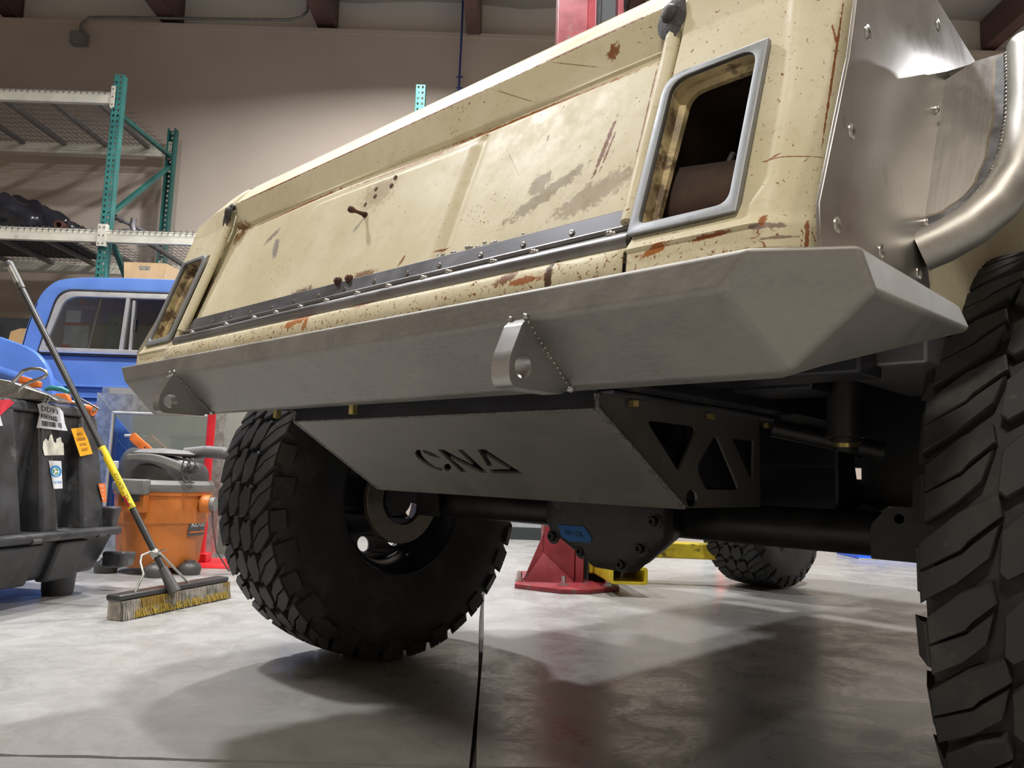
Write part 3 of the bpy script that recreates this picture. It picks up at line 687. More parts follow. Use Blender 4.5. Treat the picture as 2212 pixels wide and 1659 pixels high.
MB().box2((-.47, .16, .684), (.47, .235, .79)).build('rear_crossmember', M['black'], TR, bevel=.004)
plate('blackout_cross_plate', [[(-.20, .46), (.475, .46), (.475, .80), (-.20, .80)], rpoly([(.30, .575), (.37, .575), (.365, .61), (.325, .625)], .008), rpoly([(.41, .572), (.44, .572), (.43, .59)], .004)], .008, lambda x, y, z: (x, 1.35 + z, y), M['black'], TR)  # black plate with openings, added to fill a bright gap
MB().box2((-.47, 1.15, .60), (.47, 1.25, .74)).build('crossmember', M['black'], TR, bevel=.004)
MB().box2((-.38, .40, .69), (.38, 1.1, .80)).build('fuel_tank', M['black'], TR, bevel=.03)
tr = [(.92, .44), (2.6, .44), (2.6, .80), (.92, .80)]
plate('blackout_plate', [tr, rpoly([(1.02, .56), (1.13, .56), (1.10, .61), (1.0, .62)], .01), rpoly([(1.22, .565), (1.26, .565), (1.25, .59)], .006)], .006, lambda x, y, z: (.47 + z, x, y), M['black'], TR)  # black plates added on both sides to block the bright background
plate('blackout_plate', [[(.92, .47), (2.6, .47), (2.6, .80), (.92, .80)]], .006, lambda x, y, z: (-.47 + z, x, y), M['black'], TR)
for sg in (1, -1): MB().box2((sg * .47, 1.05, .52), (sg * .775, 1.07, .95)).build('blackout_liner', M['black'], TR)  # black panels added to cover the bright gap beside the tyres
# --- axle
AX, AZ = .864, .474
axl = MB().tube([(-.70, AX, AZ), (.70, AX, AZ)], .040, 28).build('axle_housing', M['axle'], TR, smooth=60)
cx0 = .052
def ring2(y, sc_, dx=0): 
    q = [(-.104, .505), (-.111, .462), (-.093, .432), (.004, .385), (.03, .366), (.103, .364), (.128, .366), (.156, .391), (.214, .442), (.212, .505), (.16, .575), (-.05, .575)]
    return [(cx0 + (x - cx0) * sc_ + dx, y, AZ + (z - AZ) * sc_) for x, z in q]
dc = MB(); 
rs = [ring2(.690, .55), ring2(.698, .80), ring2(.712, .97), ring2(.730, 1.0), ring2(.740, 1.0)]
for a, b in zip(rs, rs[1:]): n = len(a); dc.add(a + b, [(i, (i + 1) % n, n + (i + 1) % n, n + i) for i in range(n)])
dc.add(rs[0], [tuple(range(12))])
dcv = dc.build('diff_cover', M['cast'], TR, bevel=.006, seg=3, ang=10)
rs = [ring2(.740, .95), ring2(.80, .86), ring2(.90, .62), ring2(.98, .42), ring2(1.08, .33), ring2(1.10, .33)]
m = MB()
for a, b in zip(rs, rs[1:]): n = len(a); m.add(a + b, [(i, (i + 1) % n, n + (i + 1) % n, n + i) for i in range(n)])
m.add(rs[0], [tuple(range(12))]); m.add(rs[-1], [tuple(range(12))])
m.build('diff_housing', M['axle'], TR, smooth=50)
MB().tube([(cx0, 1.10, AZ + .01), (.0, 2.2, .62)], .03, 16).build('drive_shaft', M['axle'], TR, smooth=60)
RX = Matrix.Rotation(pi / 2, 3, 'X')
for (x, z) in ((.191, .475), (.160, .419), (.114, .383), (-.074, .425), (.008, .40)):
    m = MB(); m.lathe([(.017, 0), (.017, .003), (.012, .004)], 20, RX, (x, .708, z)); m.build('bolt_boss', M['axle'], dcv, smooth=40)
    m = MB(); m.lathe([(.010, 0), (.010, .010), (.0085, .012), (.005, .012), (.0045, .006), (0, .006)], 18, RX, (x, .706, z)); m.build('socket_bolt', M['axle'], dcv, smooth=40)
MB().lathe([(.024, 0), (.024, .0015), (.0225, .0018), (0, .0018)], 28, RX, (-.045, .694, .508)).build('filler_plug', M['cast'], dcv, smooth=40)
tp = plate('painters_tape', [[(-.046, .452), (.026, .4535), (.047, .432), (.045, .422), (-.012, .419), (-.036, .428)]], .0008, lambda x, y, z: (x, .6885 - z, y), M['tape'], dcv)
text('handwriting', 'NO OIL', .015, lambda x, y, z: (x + .0, .6876 - z, y + .437 + x * -.02), M['ink'], dcv, .0004)
for sg in (1, -1):
    br = rpoly([(.575, .435), (.575, .492), (.605, .527), (.640, .527), (.672, .492), (.672, .435)], [.004, .008, .02, .02, .008, .004], 5)
    plate('axle_bracket', [br, circle(.6225, .506, .0085, 18)], .006, lambda x, y, z, s=sg: (s * x, .80 - z, y), M['axle'], TR)

# --- wheels
TRAD = .474
def tyre_mesh():
    m = MB(); N = 96
    # carcass profile: (x, r)
    pf = [(-.118, .222), (-.128, .232), (-.135, .26), (-.152, .30), (-.163, .345), (-.160, .39), (-.150, .425), (-.138, .444), (-.10, .453), (-.05, .456), (0, .457), (.05, .456), (.10, .453), (.138, .444), (.150, .425), (.160, .39), (.163, .345), (.152, .30), (.135, .26), (.128, .232), (.118, .222)]
    Ry = Matrix.Rotation(pi / 2, 3, 'Y')
    m.lathe([(r, x) for x, r in pf], N, Ry, (0, 0, 0), closed=False)
    m.f = m.f[:-2] if False else m.f
    # drop the two end caps
    m.f = [f for f in m.f if len(f) == 4]
    NP = 32; dth = 2 * pi / NP; SL = -7.5
    def P(x, th, r): return (x, r * cos(th), r * sin(th))
    def crown(x): return TRAD - .010 * (abs(x) / .14) ** 2.2
    def block(poly, th0, r0, ins=.0022, top=None):
        poly = [(x, t + SL * x) for x, t in poly]
        b = [P(x, th0 + t * dth, r0 if not callable(r0) else r0(x)) for x, t in poly]
        cx = sum(p[0] for p in poly) / len(poly); ct = sum(p[1] for p in poly) / len(poly)
        tpn = []; md = []
        for x, t in poly:
            k = .93; x2 = cx + (x - cx) * (1 - ins / .05); t2 = ct + (t - ct) * k
            r1 = crown(x2) if top is None else top(x2)
            md.append(P(x, th0 + t * dth, r1 - .0025)); tpn.append(P(x2, th0 + t2 * dth, r1))
        n = len(poly)
        m.add(b + md + tpn, [(i, (i + 1) % n, n + (i + 1) % n, n + i) for i in range(n)] + [(n + i, n + (i + 1) % n, 2 * n + (i + 1) % n, 2 * n + i) for i in range(n)] + [tuple(range(2 * n, 3 * n))])
    for i in range(NP):
        th = i * dth; rnd = .02 * sin(i * 2.3)
        for sg in (1, -1):
            ph = 0 if sg > 0 else .5
            lg = (i % 2 == 0)
            xo = .146 if lg else .140; xi = .062 if lg else .070
            # shoulder lug split by a notch
            pa = [(xo, .02), (xo, .385), (.098, .42), (.090, .36), (xi - .006, .28), (xi - .002, -.02), (.10, -.08)]
            pb = [(xo, .41), (xo, .80), (.104, .80), (xi + .006, .70), (xi - .004, .36), (.088, .43), (.098, .47)]
            block([(sg * x, t + ph) for x, t in pa], th, .44)
            block([(sg * x, t + ph) for x, t in pb], th, .44)
            # side biters running down the sidewall
            for (ra, rb, t0, t1) in ((.462, .405 if lg else .425, .08, .66),):
                q = []
                for (r_, xx) in ((ra - .004, .1415), (.44, .1515), (rb, .1605)):
                    for t in (t0, t1):
                        tt = t + (.08 if t == t1 else 0) * ((.462 - r_) / .06); q.append((r_, xx, tt + ph + sg * SL * .146))
                vs_ = []
                for (r_, xx, t) in q: vs_.append(P(sg * (xx + .0035), th + t * dth, r_))
                for (r_, xx, t) in q: vs_.append(P(sg * (xx - .012), th + (t + (.03 if (t - ph) > .4 else -.03)) * dth, r_))
                m.add(vs_, [(0, 1, 3, 2), (2, 3, 5, 4), (0, 2, 8, 6), (2, 4, 10, 8), (1, 7, 9, 3), (3, 9, 11, 5), (4, 5, 11, 10), (0, 6, 7, 1)])
        # two interlocked centre blocks
        pc = [(-.060, .20), (-.056, -.30), (-.030, -.40), (-.004, -.28), (-.002, .34), (-.026, .50), (-.034, .34), (-.052, .34)]
        block([(x, t + .25) for x, t in pc], th, .45)
        pd = [(.060, .20), (.056, -.30), (.030, -.40), (.004, -.28), (.002, .34), (.026, .50), (.034, .34), (.052, .34)]
        block([(-x if False else x, t + .72) for x, t in pd], th, .45)
    me = m.mesh('tyre'); me.shade_smooth(); me.set_sharp_from_angle(angle=radians(32)); return me
ty = tyre_mesh()
def rim_mesh():
    m = MB(); Ry = Matrix.Rotation(pi / 2, 3, 'Y')
    m.lathe([(.228, -.118), (.232, -.124), (.224, -.126), (.212, -.10), (.198, -.06), (.192, .03), (.205, .09), (.214, .112), (.226, .118), (.222, .112), (.20, .085), (.186, .03), (.19, -.06), (.205, -.10), (.222, -.114)], 48, Ry)
    m.f = [f for f in m.f if len(f) == 4]; me = m.mesh('rim'); me.shade_smooth(); me.set_sharp_from_angle(angle=radians(40)); return me
rm = rim_mesh()
holes = [circle(.150 * cos(k * pi / 4 + .2), .150 * sin(k * pi / 4 + .2), .023, 16) for k in range(8)]
face = curve_mesh('wheel_face', [circle(0, 0, .193, 40), circle(0, 0, .045, 20)] + holes, .006)
for v in face.vertices: v.co = (v.co.z + .045 - .03 * ((v.co.x ** 2 + v.co.y ** 2) / .037), v.co.x, v.co.y)
hubm = MB().lathe([(0, -.09), (.05, -.09), (.055, -.02), (.06, .05), (.06, .10), (.03, .11), (0, .11)], 24, Matrix.Rotation(pi / 2, 3, 'Y')).mesh('wheel_hub'); hubm.shade_smooth(); hubm.set_sharp_from_angle(angle=radians(40))
rotm = MB().lathe([(.078, -.115), (.132, -.115), (.134, -.112), (.134, -.096), (.132, -.093), (.078, -.093)], 48, Matrix.Rotation(pi / 2, 3, 'Y'), closed=True).mesh('brake_rotor'); rotm.shade_smooth(); rotm.set_sharp_from_angle(angle=radians(30))
for (sg, y) in ((1, AX), (-1, AX), (-1, 3.476), (1, 3.476)):
    wh = link('wheel', ty, M['rubber'], TR); wh.location = (sg * (.915 if sg > 0 else .930), y, TRAD - .002); wh.rotation_euler = (random.uniform(0, .2) if y > 2 else (0.03 if sg > 0 else .08), 0, 0 if sg > 0 else pi)
    tag(wh, {(1, AX): 'large mud tyre close at the right edge of the view', (-1, AX): 'large mud tyre standing behind the far end of the bumper', (-1, 3.476): 'front mud tyre seen under the axle', (1, 3.476): 'front mud tyre on the right side'}[(sg, y)])
    for nm, me, mt in (('rim', rm, 'black'), ('wheel_face', face, 'darksteel'), ('wheel_hub', hubm, 'axle'), ('brake_rotor', rotm, 'rotor')):
        o = link(nm, me, M[mt], wh)

# ================================================================== the hall behind the truck
def W(P): return Vector(P)
def pix(L, Y): return [at(u, v, Y) for u, v in L]
def xz(L, Y): return [(p.x, p.z) for p in pix(L, Y)]
def upright(Y, t=0.0): return lambda x, y, z: (x, Y - z, y)

# --- conduit, junction box, cord
e = empty('electrical_conduit', at(640, 42, WY - .05)); tag(e, 'thin grey conduit running along the wall top down to a junction box', 'conduit')
o0 = e.location.copy()
pts = pix([(172, 74), (176, 52), (192, 38), (230, 37), (420, 40), (625, 43), (650, 37), (664, 24), (666, 0), (662, -30)], WY - .05)
MB().tube([p - o0 for p in pts], .014, 10).build('pipe', M['wire'], e, smooth=60)
a, b = at(155, 70, WY - .06), at(184, 96, WY - .06)
MB().box2(W((a.x, WY - .10, b.z)) - o0, W((b.x, WY, a.z)) - o0).build('junction_box', M['greyplastic'], e, bevel=.006)
MB().box2(W((at(176, 98, WY).x, WY - .07, at(176, 104, WY).z)) - o0, W((at(184, 98, WY).x, WY - .05, b.z)) - o0).build('switch_lever', M['greyplastic'], e)
c0 = at(996, 90, WY - .08)
m = MB().tube([(c0.x + .002 * sin(i * 1.3), c0.y, 5.6 - i * .35) for i in range(16)], .011, 8)
for z in (c0.z - .5, 4.66, 3.0): m.tube([(c0.x - .035, c0.y + .02, z), (c0.x + .035, c0.y + .02, z)], .008, 8)
tag(m.build('hanging_cord', M['cord'], smooth=60), 'dark blue air line hanging down the back wall', 'cord')

# --- pallet rack
RY = 6.5; RZ = at(262, 165, RY).z
XP = at(249, 300, RY).x; XP2 = at(909, 210, RY).x; XL = XP - 2.62
rk = empty('pallet_rack', (XP, RY, 0)); tag(rk, 'tall pallet rack, green punched uprights and cream beams with wire decks', 'rack')
def holes_for(z0, z1):
    H = []; z = z0
    while z < z1:
        for sx in (-1, 1):
            cx = sx * .019; H.append([(cx - sx * .006, z + .011), (cx + sx * .006, z + .011), (cx + sx * .007, z), (cx, z - .012), (cx - sx * .007, z)])
        z += .0508
    return H
def post(x, y, face, mat, z0=1.2):
    W2_ = .040
    f = face     # -1: web toward the camera, 1: web at the back
    me_name = 'upright'
    m = MB(); z = 0.0; n0 = int(z0 / .0508); nz = int(RZ / .0508); cell = RZ / nz
    for k in range(nz):
        for sx in (-1, 1):
            xa, xb = (-W2_, 0) if sx < 0 else (0, W2_); za_, zb_ = k * cell, (k + 1) * cell; cx = sx * .019; zc = (za_ + zb_) / 2
            q = lambda px, pz: (x + px - XP, y + f * .035 - RY, pz)
            if k < n0: m.add([q(xa, za_), q(xb, za_), q(xb, zb_), q(xa, zb_)], [(0, 1, 2, 3)]); continue
            hx = .0105; top = (cx, zc + .015); bot = (cx - sx * .001, zc - .015)
            m.add([q(xa, za_), q(bot[0], za_), q(*bot), q(cx - hx, zc), q(cx - hx * .8, zc + .012), q(*top), q(top[0], zb_), q(xa, zb_)], [(0, 1, 2, 3, 4, 5, 6, 7)])
            m.add([q(xb, za_), q(bot[0], za_), q(*bot), q(cx + hx, zc), q(cx + hx * .8, zc + .012), q(*top), q(top[0], zb_), q(xb, zb_)], [(0, 7, 6, 5, 4, 3, 2, 1)])
    o = m.build('upright', mat, rk, solid=.003)
    for sx in (-1, 1):
        MB().box2((x + sx * W2_ - .0015 - XP, y - .035 - RY, 0), (x + sx * W2_ + .0015 - XP, y + .035 - RY, RZ)).build('upright_flange', mat, rk)
        MB().box2((x + sx * W2_ - XP, y - f * .035 - RY, 0), (x + sx * (W2_ - .014) - XP, y - f * .032 - RY, RZ)).build('upright_lip', mat, rk)
post(XP, RY, -1, M['teal']); post(XP, RY + 1.07, 1, M['tealdark']); post(XP2, RY, -1, M['teal'], 3.0)
def bar(a, b, w_, mat, nm):
    a, b = Vector(a), Vector(b); d = b - a; M3 = d.to_track_quat('Y', 'Z').to_matrix()
    return MB().box((a + b) / 2 - W((XP, RY, 0)), (w_, d.length, w_ * .8), M3).build(nm, mat, rk, bevel=.002)
pr = wzs = None
za, zb = at(275, 245, RY).z, at(365, 333, RY + 1.0).z
zc_, zd = at(250, 462, RY).z, at(360, 358, RY + 1.0).z
bar((XP, RY + .03, za), (XP, RY + 1.04, zb), .042, M['tealdark'], 'diagonal_brace')
bar((XP, RY + .03, zc_), (XP, RY + 1.04, zd), .042, M['tealdark'], 'diagonal_brace')
bar((XP, RY + .03, zc_ - .15), (XP, RY + 1.04, zc_ - 1.0), .042, M['tealdark'], 'diagonal_brace')
bar((XP2, RY + .03, za), (XP2, RY + 1.04, zb), .042, M['tealdark'], 'diagonal_brace')
def level(x0, x1, zt):
    for yy in (RY - .045, RY + 1.07 + .03):
        m = MB(); m.box2((x0 - XP, yy - .02 - RY, zt - .112), (x1 - XP, yy + .025 - RY, zt - .03)).box2((x0 - XP, yy - .002 - RY, zt - .03), (x1 - XP, yy + .025 - RY, zt))
        m.build('beam', M['beam'], rk, bevel=.003)
        for x in (x0, x1):
            s = 1 if x == x0 else -1
            MB().box2((x - s * .004 - XP, yy - .028 - RY, zt - .150), (x - s * .040 - XP, yy - .022 - RY, zt + .045)).box2((x - XP, yy - .026 - RY, zt - .150), (x - s * .004 - XP, yy + .02 - RY, zt + .045)).build('beam_bracket', M['beam'], rk, bevel=.002)
            for k in range(3): MB().lathe([(.008, 0), (.007, .004), (0, .005)], 10, Matrix.Rotation(pi / 2, 3, 'X'), (x - s * .022 - XP, yy - .027 - RY, zt - .125 + .07 * k)).build('rivet', M['wire'], rk)
    wr = MB(); n = int((x1 - x0) / .0515)
    for i in range(1, n):
        x = x0 + (x1 - x0) * i / n - XP
        wr.box2((x - .0022, -.05, zt + .002), (x + .0022, 1.10, zt + .0064)); wr.box2((x - .0022, -.072, zt - .036), (x + .0022, -.067, zt + .0064)); wr.box2((x - .0022, -.072, zt + .002), (x + .0022, -.04, zt + .0064))
    for k in range(12): y = -.02 + 1.08 * k / 11; wr.box2((x0 - XP, y - .0022, zt + .0064), (x1 - XP, y + .0022, zt + .011))
    wr.box2((x0 - XP, -.0745, zt - .022), (x1 - XP, -.071, zt - .018))
    tag(wr.build('wire_deck', M['wire'], rk), kind='stuff')
    for k in range(1, 7) if x1 - x0 > 2 else range(1, 3):
        x = x0 + (x1 - x0) * (k - .5) / 6 - XP
        MB().box2((x - .022, -.03, zt - .034), (x + .022, 1.08, zt - .001)).build('deck_channel', M['wire'], rk)
ZU, ZM = at(120, 193, RY - .06).z, at(120, 492, RY - .06).z
level(XL + .04, XP - .04, ZU); level(XL + .04, XP - .04, ZM); level(XP + .04, XP2 - .04, ZM)
ZL = at(40, 745, RY + .1).z - .03
level(XL + .04, XP - .04, ZL)
post(XL, RY, -1, M['teal'], 3.6)

# things on the rack shelf
bagm = MB()
c = at(55, 480, RY + .4)
def bagf(u, v):
    th = 2 * pi * u; ph = pi * v - pi / 2
    rx, rz = .56, .29
    k = 1 + .10 * sin(5 * th + 3 * ph) * cos(ph) + .06 * sin(11 * th - 5 * ph) * cos(ph)
    x = rx * cos(ph) * cos(th) * k; y = .30 * cos(ph) * sin(th) * k; z = rz * sin(ph) * k
    k2 = .02 * sin(13 * x + 9 * sin(7 * y)) * sin(40 * z); z += k2
    if z > 0: z *= (1 - .35 * max(0, x / rx)) * (1 + .05 * sin(x * 30))
    return (c.x - .12 + x, c.y + y, ZM + .020 + max(0, z + .10) )
bagm.grid(bagf, 60, 30)
bagm.v = [v for v in bagm.v]
tag(bagm.build('bin_bag', M['bag'], smooth=50), 'shiny black plastic bag slumped on the middle rack shelf', 'bag')
def shelf_tube(name, L, Y, r, mat, label, cat='pipe', zoff=0):
    P = pix(L, Y); e_ = MB().tube(P, r, 12).build(name, mat, smooth=60); return tag(e_, label, cat)
ZS = ZM + .012
for xa_, xb_, lb in ((XL + .3, XP - .5, 'left'), (XP + .75, XP + 2.1, 'right')):
    tag(MB().box2((xa_, RY + .12, ZM + .0125), (xb_, RY + 1.0, ZM + .018)).build('rubber_sheet', M['dark']), 'thin black sheet lying flat on the %s middle shelf, seen through the wire deck' % lb, 'sheet', None)
s1 = empty('drive_shaft', at(240, 468, RY + .3)); tag(s1, 'grey steering shaft propped against the green upright with its low end on the shelf', 'shaft')
o1 = s1.location.copy(); a = at(243, 466, RY + .3) - o1; b = at(350, 497, RY + .3) - o1; b.z = ZS + .018 - o1.z
MB().tube([a, b], .017, 12).build('shaft_tube', M['pipe'], s1, smooth=60)
dd = (b - a)
for t in (0, .06, .16): MB().tube([a + dd * t, a + dd * (t + .04)], .027 if t else .022, 12).build('joint_collar', M['pipe'], s1, smooth=60)
p = at(296, 480, RY + .25)
tag(MB().tube([(p.x - .03, p.y, ZS + .19), (p.x - .035, p.y, ZS + .12), (p.x - .02, p.y, ZS + .06), (p.x + .03, p.y, ZS + .027), (p.x + .08, p.y + .05, ZS + .027)], .027, 14).build('bent_pipe', M['pipe'], smooth=60), 'short bent brown-grey pipe standing up on the rack shelf', 'pipe')
p = at(250, 490, RY + .2)
tag(MB().tube([(p.x, p.y, ZS + .028), (p.x + .17, p.y - .1, ZS + .028)], .028, 14).build('rusty_pipe', M['pipe'], smooth=60), 'straight rusty pipe lying right of the green upright on the shelf', 'pipe')
p = at(196, 485, RY + .35)
m = MB(); 
for k, (dx, h, t) in enumerate(((-.05, .15, .03), (.0, .12, .05), (.03, .09, .0))):
    m.prism([(p.x + dx, p.y + k * .02, ZS), (p.x + dx + .13, p.y + k * .02, ZS), (p.x + dx - .03, p.y + k * .02, ZS + h)], [(p.x + dx, p.y + k * .02 + .006, ZS), (p.x + dx + .13, p.y + k * .02 + .006, ZS), (p.x + dx - .03, p.y + k * .02 + .006, ZS + h)])
tag(m.build('sheet_bracket', M['rust']), 'pointed rusty sheet metal bracket on the shelf left of the upright', 'bracket')
p = at(400, 500, RY + .2)
tag(MB().tube([(p.x - .35 + .05 * i, p.y + .03 * sin(i * 1.9), ZS + .012 + .02 * abs(sin(i * 1.3))) for i in range(16)], .011, 10).build('wiring_loom', M['darkplastic'], smooth=60), 'black wiring loom strewn on the right end of the rack shelf', 'cable')
p = at(63, 492, RY + .1)
o = MB(); o.lathe([(.026, 0), (.040, 0), (.040, .10), (.026, .10)], 20, Matrix.Rotation(pi / 2, 3, 'X'), (p.x + .30, p.y + .02, ZS + .04), closed=True)
tag(o.build('exhaust_sleeve', M['rust'], smooth=40), 'round brown metal sleeve lying in front of the black bag', 'sleeve')
# lower shelf
a, b = at(20, 745, RY + .1), at(62, 710, RY + .1)
bx_ = plate('cardboard_box', [[(a.x - .02, ZL + .012), (a.x, b.z - .03), (a.x + .08, b.z), (b.x + .3, b.z), (b.x + .3, ZL + .012)]], .3, lambda x, y, z: (x, RY + .25 + z, y), M['card'])
tag(bx_, 'tan cardboard box on the low shelf left of the pickup cab', 'box')
a, b = at(-20, 690, RY + .8), at(64, 735, RY + .8)
tag(MB().box2((a.x - .8, RY + .55, ZL + .012), (b.x + .5, RY + 1.0, a.z - .02)).build('storage_bin', M['dark'], bevel=.01), 'low black storage bin on the shelf behind the tan box', 'bin')

# --- blue pickup cab
CY = 5.0; CX = -2.29
cb = empty('pickup_cab', (CX, CY, 0)); tag(cb, 'blue pickup cab seen from behind with an aluminium sliding rear window', 'truck')
def sym(L): return L + [(-x, z) for x, z in reversed(L)]
half = [(-.90, .45), (-.925, .95), (-.923, 1.208), (-.885, 1.423), (-.841, 1.579), (-.80, 1.655), (-.725, 1.722), (-.60, 1.743), (-.3, 1.75)]
outl = rpoly(sym(half), .05, 3)
wo = [(-.80, 1.238), (-.708, 1.596), (-.655, 1.655)]
wout = rpoly([(-.80, 1.225), (-.70, 1.662), (.70, 1.662), (.80, 1.225)], [.02, .10, .10, .02], 6)
def grow(L, k): cx, cz = 0, 1.44; return [(x - k * (1 if x > 0 else -1), z - k * (1 if z > cz else -1)) for x, z in L]
plate('cab_back', [outl, wout], .02, lambda x, y, z: (x, .01 + z, y), M['bluep'], cb, bev=.004)
m = MB(); n = len(outl)
rgs = [[(x, 0, z) for x, z in outl], [(x * 1.0, .04, z + (.012 if z > 1.6 else 0)) for x, z in outl], [(x * .98, 1.15, z + (.02 if z > 1.6 else 0)) for x, z in outl], [(x * .97, 1.3, min(z, 1.3)) for x, z in outl]]
for a, b in zip(rgs, rgs[1:]): m.add(a + b, [(i, (i + 1) % n, n + (i + 1) % n, n + i) for i in range(n)])
m.build('cab_shell', M['bluep'], cb, smooth=50, solid=.01)
plate('window_seal', [wout, grow(wout, .016)], .03, lambda x, y, z: (x, -.004 + z, y), M['seal'], cb, bev=.003)
w1 = grow(wout, .014); w2 = grow(wout, .048)
plate('window_frame', [w1, w2], .028, lambda x, y, z: (x, -.010 + z, y), M['trimm'], cb, bev=.004)
for x in (-.235, .235): MB().hexa([(x - .012 - (.02 if x < 0 else -.02), -.022, 1.24), (x + .012 - (.02 if x < 0 else -.02), -.022, 1.24), (x + .012 - (.02 if x < 0 else -.02), .002, 1.24), (x - .012 - (.02 if x < 0 else -.02), .002, 1.24), (x - .012, -.022, 1.63), (x + .012, -.022, 1.63), (x + .012, .002, 1.63), (x - .012, .002, 1.63)]).build('window_divider', M['trimm'], cb)
MB().box2((-.205, -.018, 1.27), (-.190, -.004, 1.60)).build('slider_stile', M['trimm'], cb)
MB().box2((-.185, -.022, 1.40), (-.175, -.012, 1.48)).build('window_latch', M['darkplastic'], cb)
plate('window_pane', [grow(wout, .040)], .004, lambda x, y, z: (x, -.002 + z, y), M['glass'], cb)
MB().box2((-.74, .25, .9), (-.05, .42, 1.50)).build('seat_back', M['grey'], cb, bevel=.05)
MB().box2((.05, .25, .9), (.74, .42, 1.50)).build('seat_back', M['grey'], cb, bevel=.05)
MB().tube([(-.50, .04, 1.25), (-.44, .04, 1.64)], .012, 10).build('cage_tube', M['trimm'], cb, smooth=60)
MB().box2((-.66, .03, 1.245), (-.50, .035, 1.44)).build('instruction_sheet', M['cream'], cb)
MB().box2((-.665, .024, 1.24), (-.61, .028, 1.30)).build('red_sticker', M['labelred'], cb)
MB().box2((-.655, .026, 1.45), (-.56, .030, 1.53)).build('paper_note', M['white'], cb)
MB().box2((-.66, .023, 1.43), (-.52, .028, 1.445)).build('red_band', M['labelred'], cb)
text('window_lettering', 'TLEBORNWHEELS', .030, lambda x, y, z: (x - .555, .03 - z, y + 1.552), M['trimm'], cb, .0006, sx=.9)
MB().tube([(-.60 + .016 * (1 - t / 14) * cos(t * .7), .03, 1.592 + .016 * (1 - t / 14) * sin(t * .7)) for t in range(14)], .002, 6).build('swirl_emblem', M['trimm'], cb)
plate('red_flash', [[(-.585, 1.60), (-.53, 1.583), (-.565, 1.578)]], .002, lambda x, y, z: (x, .03 - z, y), M['redbright'], cb)
plate('green_reflection_post', [[(-.40, 1.25), (-.33, 1.25), (-.29, 1.50), (-.385, 1.52)]] + [circle(-.37 + .03 * (k % 2), 1.29 + .04 * (k // 2), .008, 8) for k in range(10)], .01, lambda x, y, z: (x, .06 - z, y), M['teal'], cb)
MB().box2((-.92, -.02, 1.02), (.92, .0, 1.035)).box2((-.92, -.012, .95), (.92, .0, .96)).build('belt_crease', M['bluep'], cb, bevel=.004)
MB().hexa([(-.9, .0, .45), (.9, .0, .45), (.9, 1.9, .45), (-.9, 1.9, .45), (-.9, .9, 1.0), (.9, .9, 1.0), (.9, 1.9, 1.0), (-.9, 1.9, 1.0)]).build('cowl', M['bluep'], cb)
for x in (-.8, .8): MB().lathe([(.0, -.1), (.36, -.1), (.38, -.07), (.38, .07), (.36, .1), (0, .1)], 32, Matrix.Rotation(pi / 2, 3, 'Y'), (x, .95, .38)).build('wheel', M['rubber'], cb, smooth=50)
MB().box2((-.45, .2, .30), (-.35, 1.9, .45)).box2((.35, .2, .30), (.45, 1.9, .45)).build('chassis_rail', M['black'], cb)
MB().box2((-.8, .9, .34), (.8, 1.0, .42)).build('axle_beam', M['black'], cb)
MB().box2((-.6, .2, .0), (-.5, .3, .46)).build('jack_stand', M['galv'], cb)
MB().box2((.5, .2, .0), (.6, .3, .46)).build('jack_stand', M['galv'], cb)
# carton on the cab roof
a, b, c = at(268, 566, 5.35), at(358, 568, 5.35), at(350, 603, 5.35)
bz_ = 1.765
be = empty('roof_carton', ((a.x + b.x) / 2, 5.35, bz_)); tag(be, 'open tan carton with a hand hole standing on the cab roof', 'box')
wd = (b.x - a.x) / 2; hh = a.z - bz_
plate('front_flap', [[(-wd * .88, 0), (wd * .88, 0), (wd, hh), (-wd, hh)], rpoly([(-.04, hh - .055), (.045, hh - .055), (.045, hh - .025), (-.04, hh - .025)], .014)], .006, lambda x, y, z: (x, z, y), M['card'], be)
MB().hexa([(wd * .88, .004, 0), (wd * .88 + .004, .004, 0), (wd * .88 + .10, .35, 0), (wd * .88 + .096, .35, 0), (wd, .004, hh), (wd + .004, .004, hh), (wd + .13, .35, hh * .75), (wd + .126, .35, hh * .75)]).build('side_flap', M['card'], be)
MB().box2((-wd * .85, .30, 0), (wd * .85, .306, hh * .6)).box2((-wd * .88, 0, 0), (wd * .88, .30, .006)).box2((-wd * .9, .004, 0), (-wd * .88, .3, hh * .6)).build('carton_inside', M['card'], be)

# --- blue fender panel at the far left
FY = 4.3
fp = [(-3.6, 0), (-3.6, 1.30)] + [tuple(q) for q in xz([(0, 727), (30, 738), (62, 750), (85, 765), (102, 785), (113, 812), (120, 850)], FY)] + [(-2.515, .80), (-2.515, 0)]
fe = empty('blue_fender', (-3.0, FY, 0)); tag(fe, 'rounded blue fender panel at the left edge in front of the cab', 'fender')
plate('outer_skin', [rpoly(fp, .02, 2)], .05, lambda x, y, z: (x + 3.0, z, y), M['bluefen'], fe, bev=.012)
m = MB(); q = xz([(-200, 745), (0, 790), (40, 803), (75, 818), (98, 845), (104, 880)], FY)
m.grid(lambda u, v: (lambda i, t: (q[i][0] * (1 - t) + q[i + 1][0] * t + 3.0, -.028 - .012 * sin(pi * v), q[i][1] * (1 - t) + q[i + 1][1] * t - .06 * v))(min(4, int(u * 5)), u * 5 - min(4, int(u * 5))), 20, 6)
m.build('body_crease', M['bluefen'], fe, smooth=60)
MB().hexa([(-.6, .02, 0), (.46, .02, 0), (.40, .52, 0), (-.6, .52, 0), (-.6, .02, 1.24), (.30, .02, 1.12), (.22, .52, 1.0), (-.6, .52, 1.15)]).build('inner_skin', M['bluefen'], fe, bevel=.02)

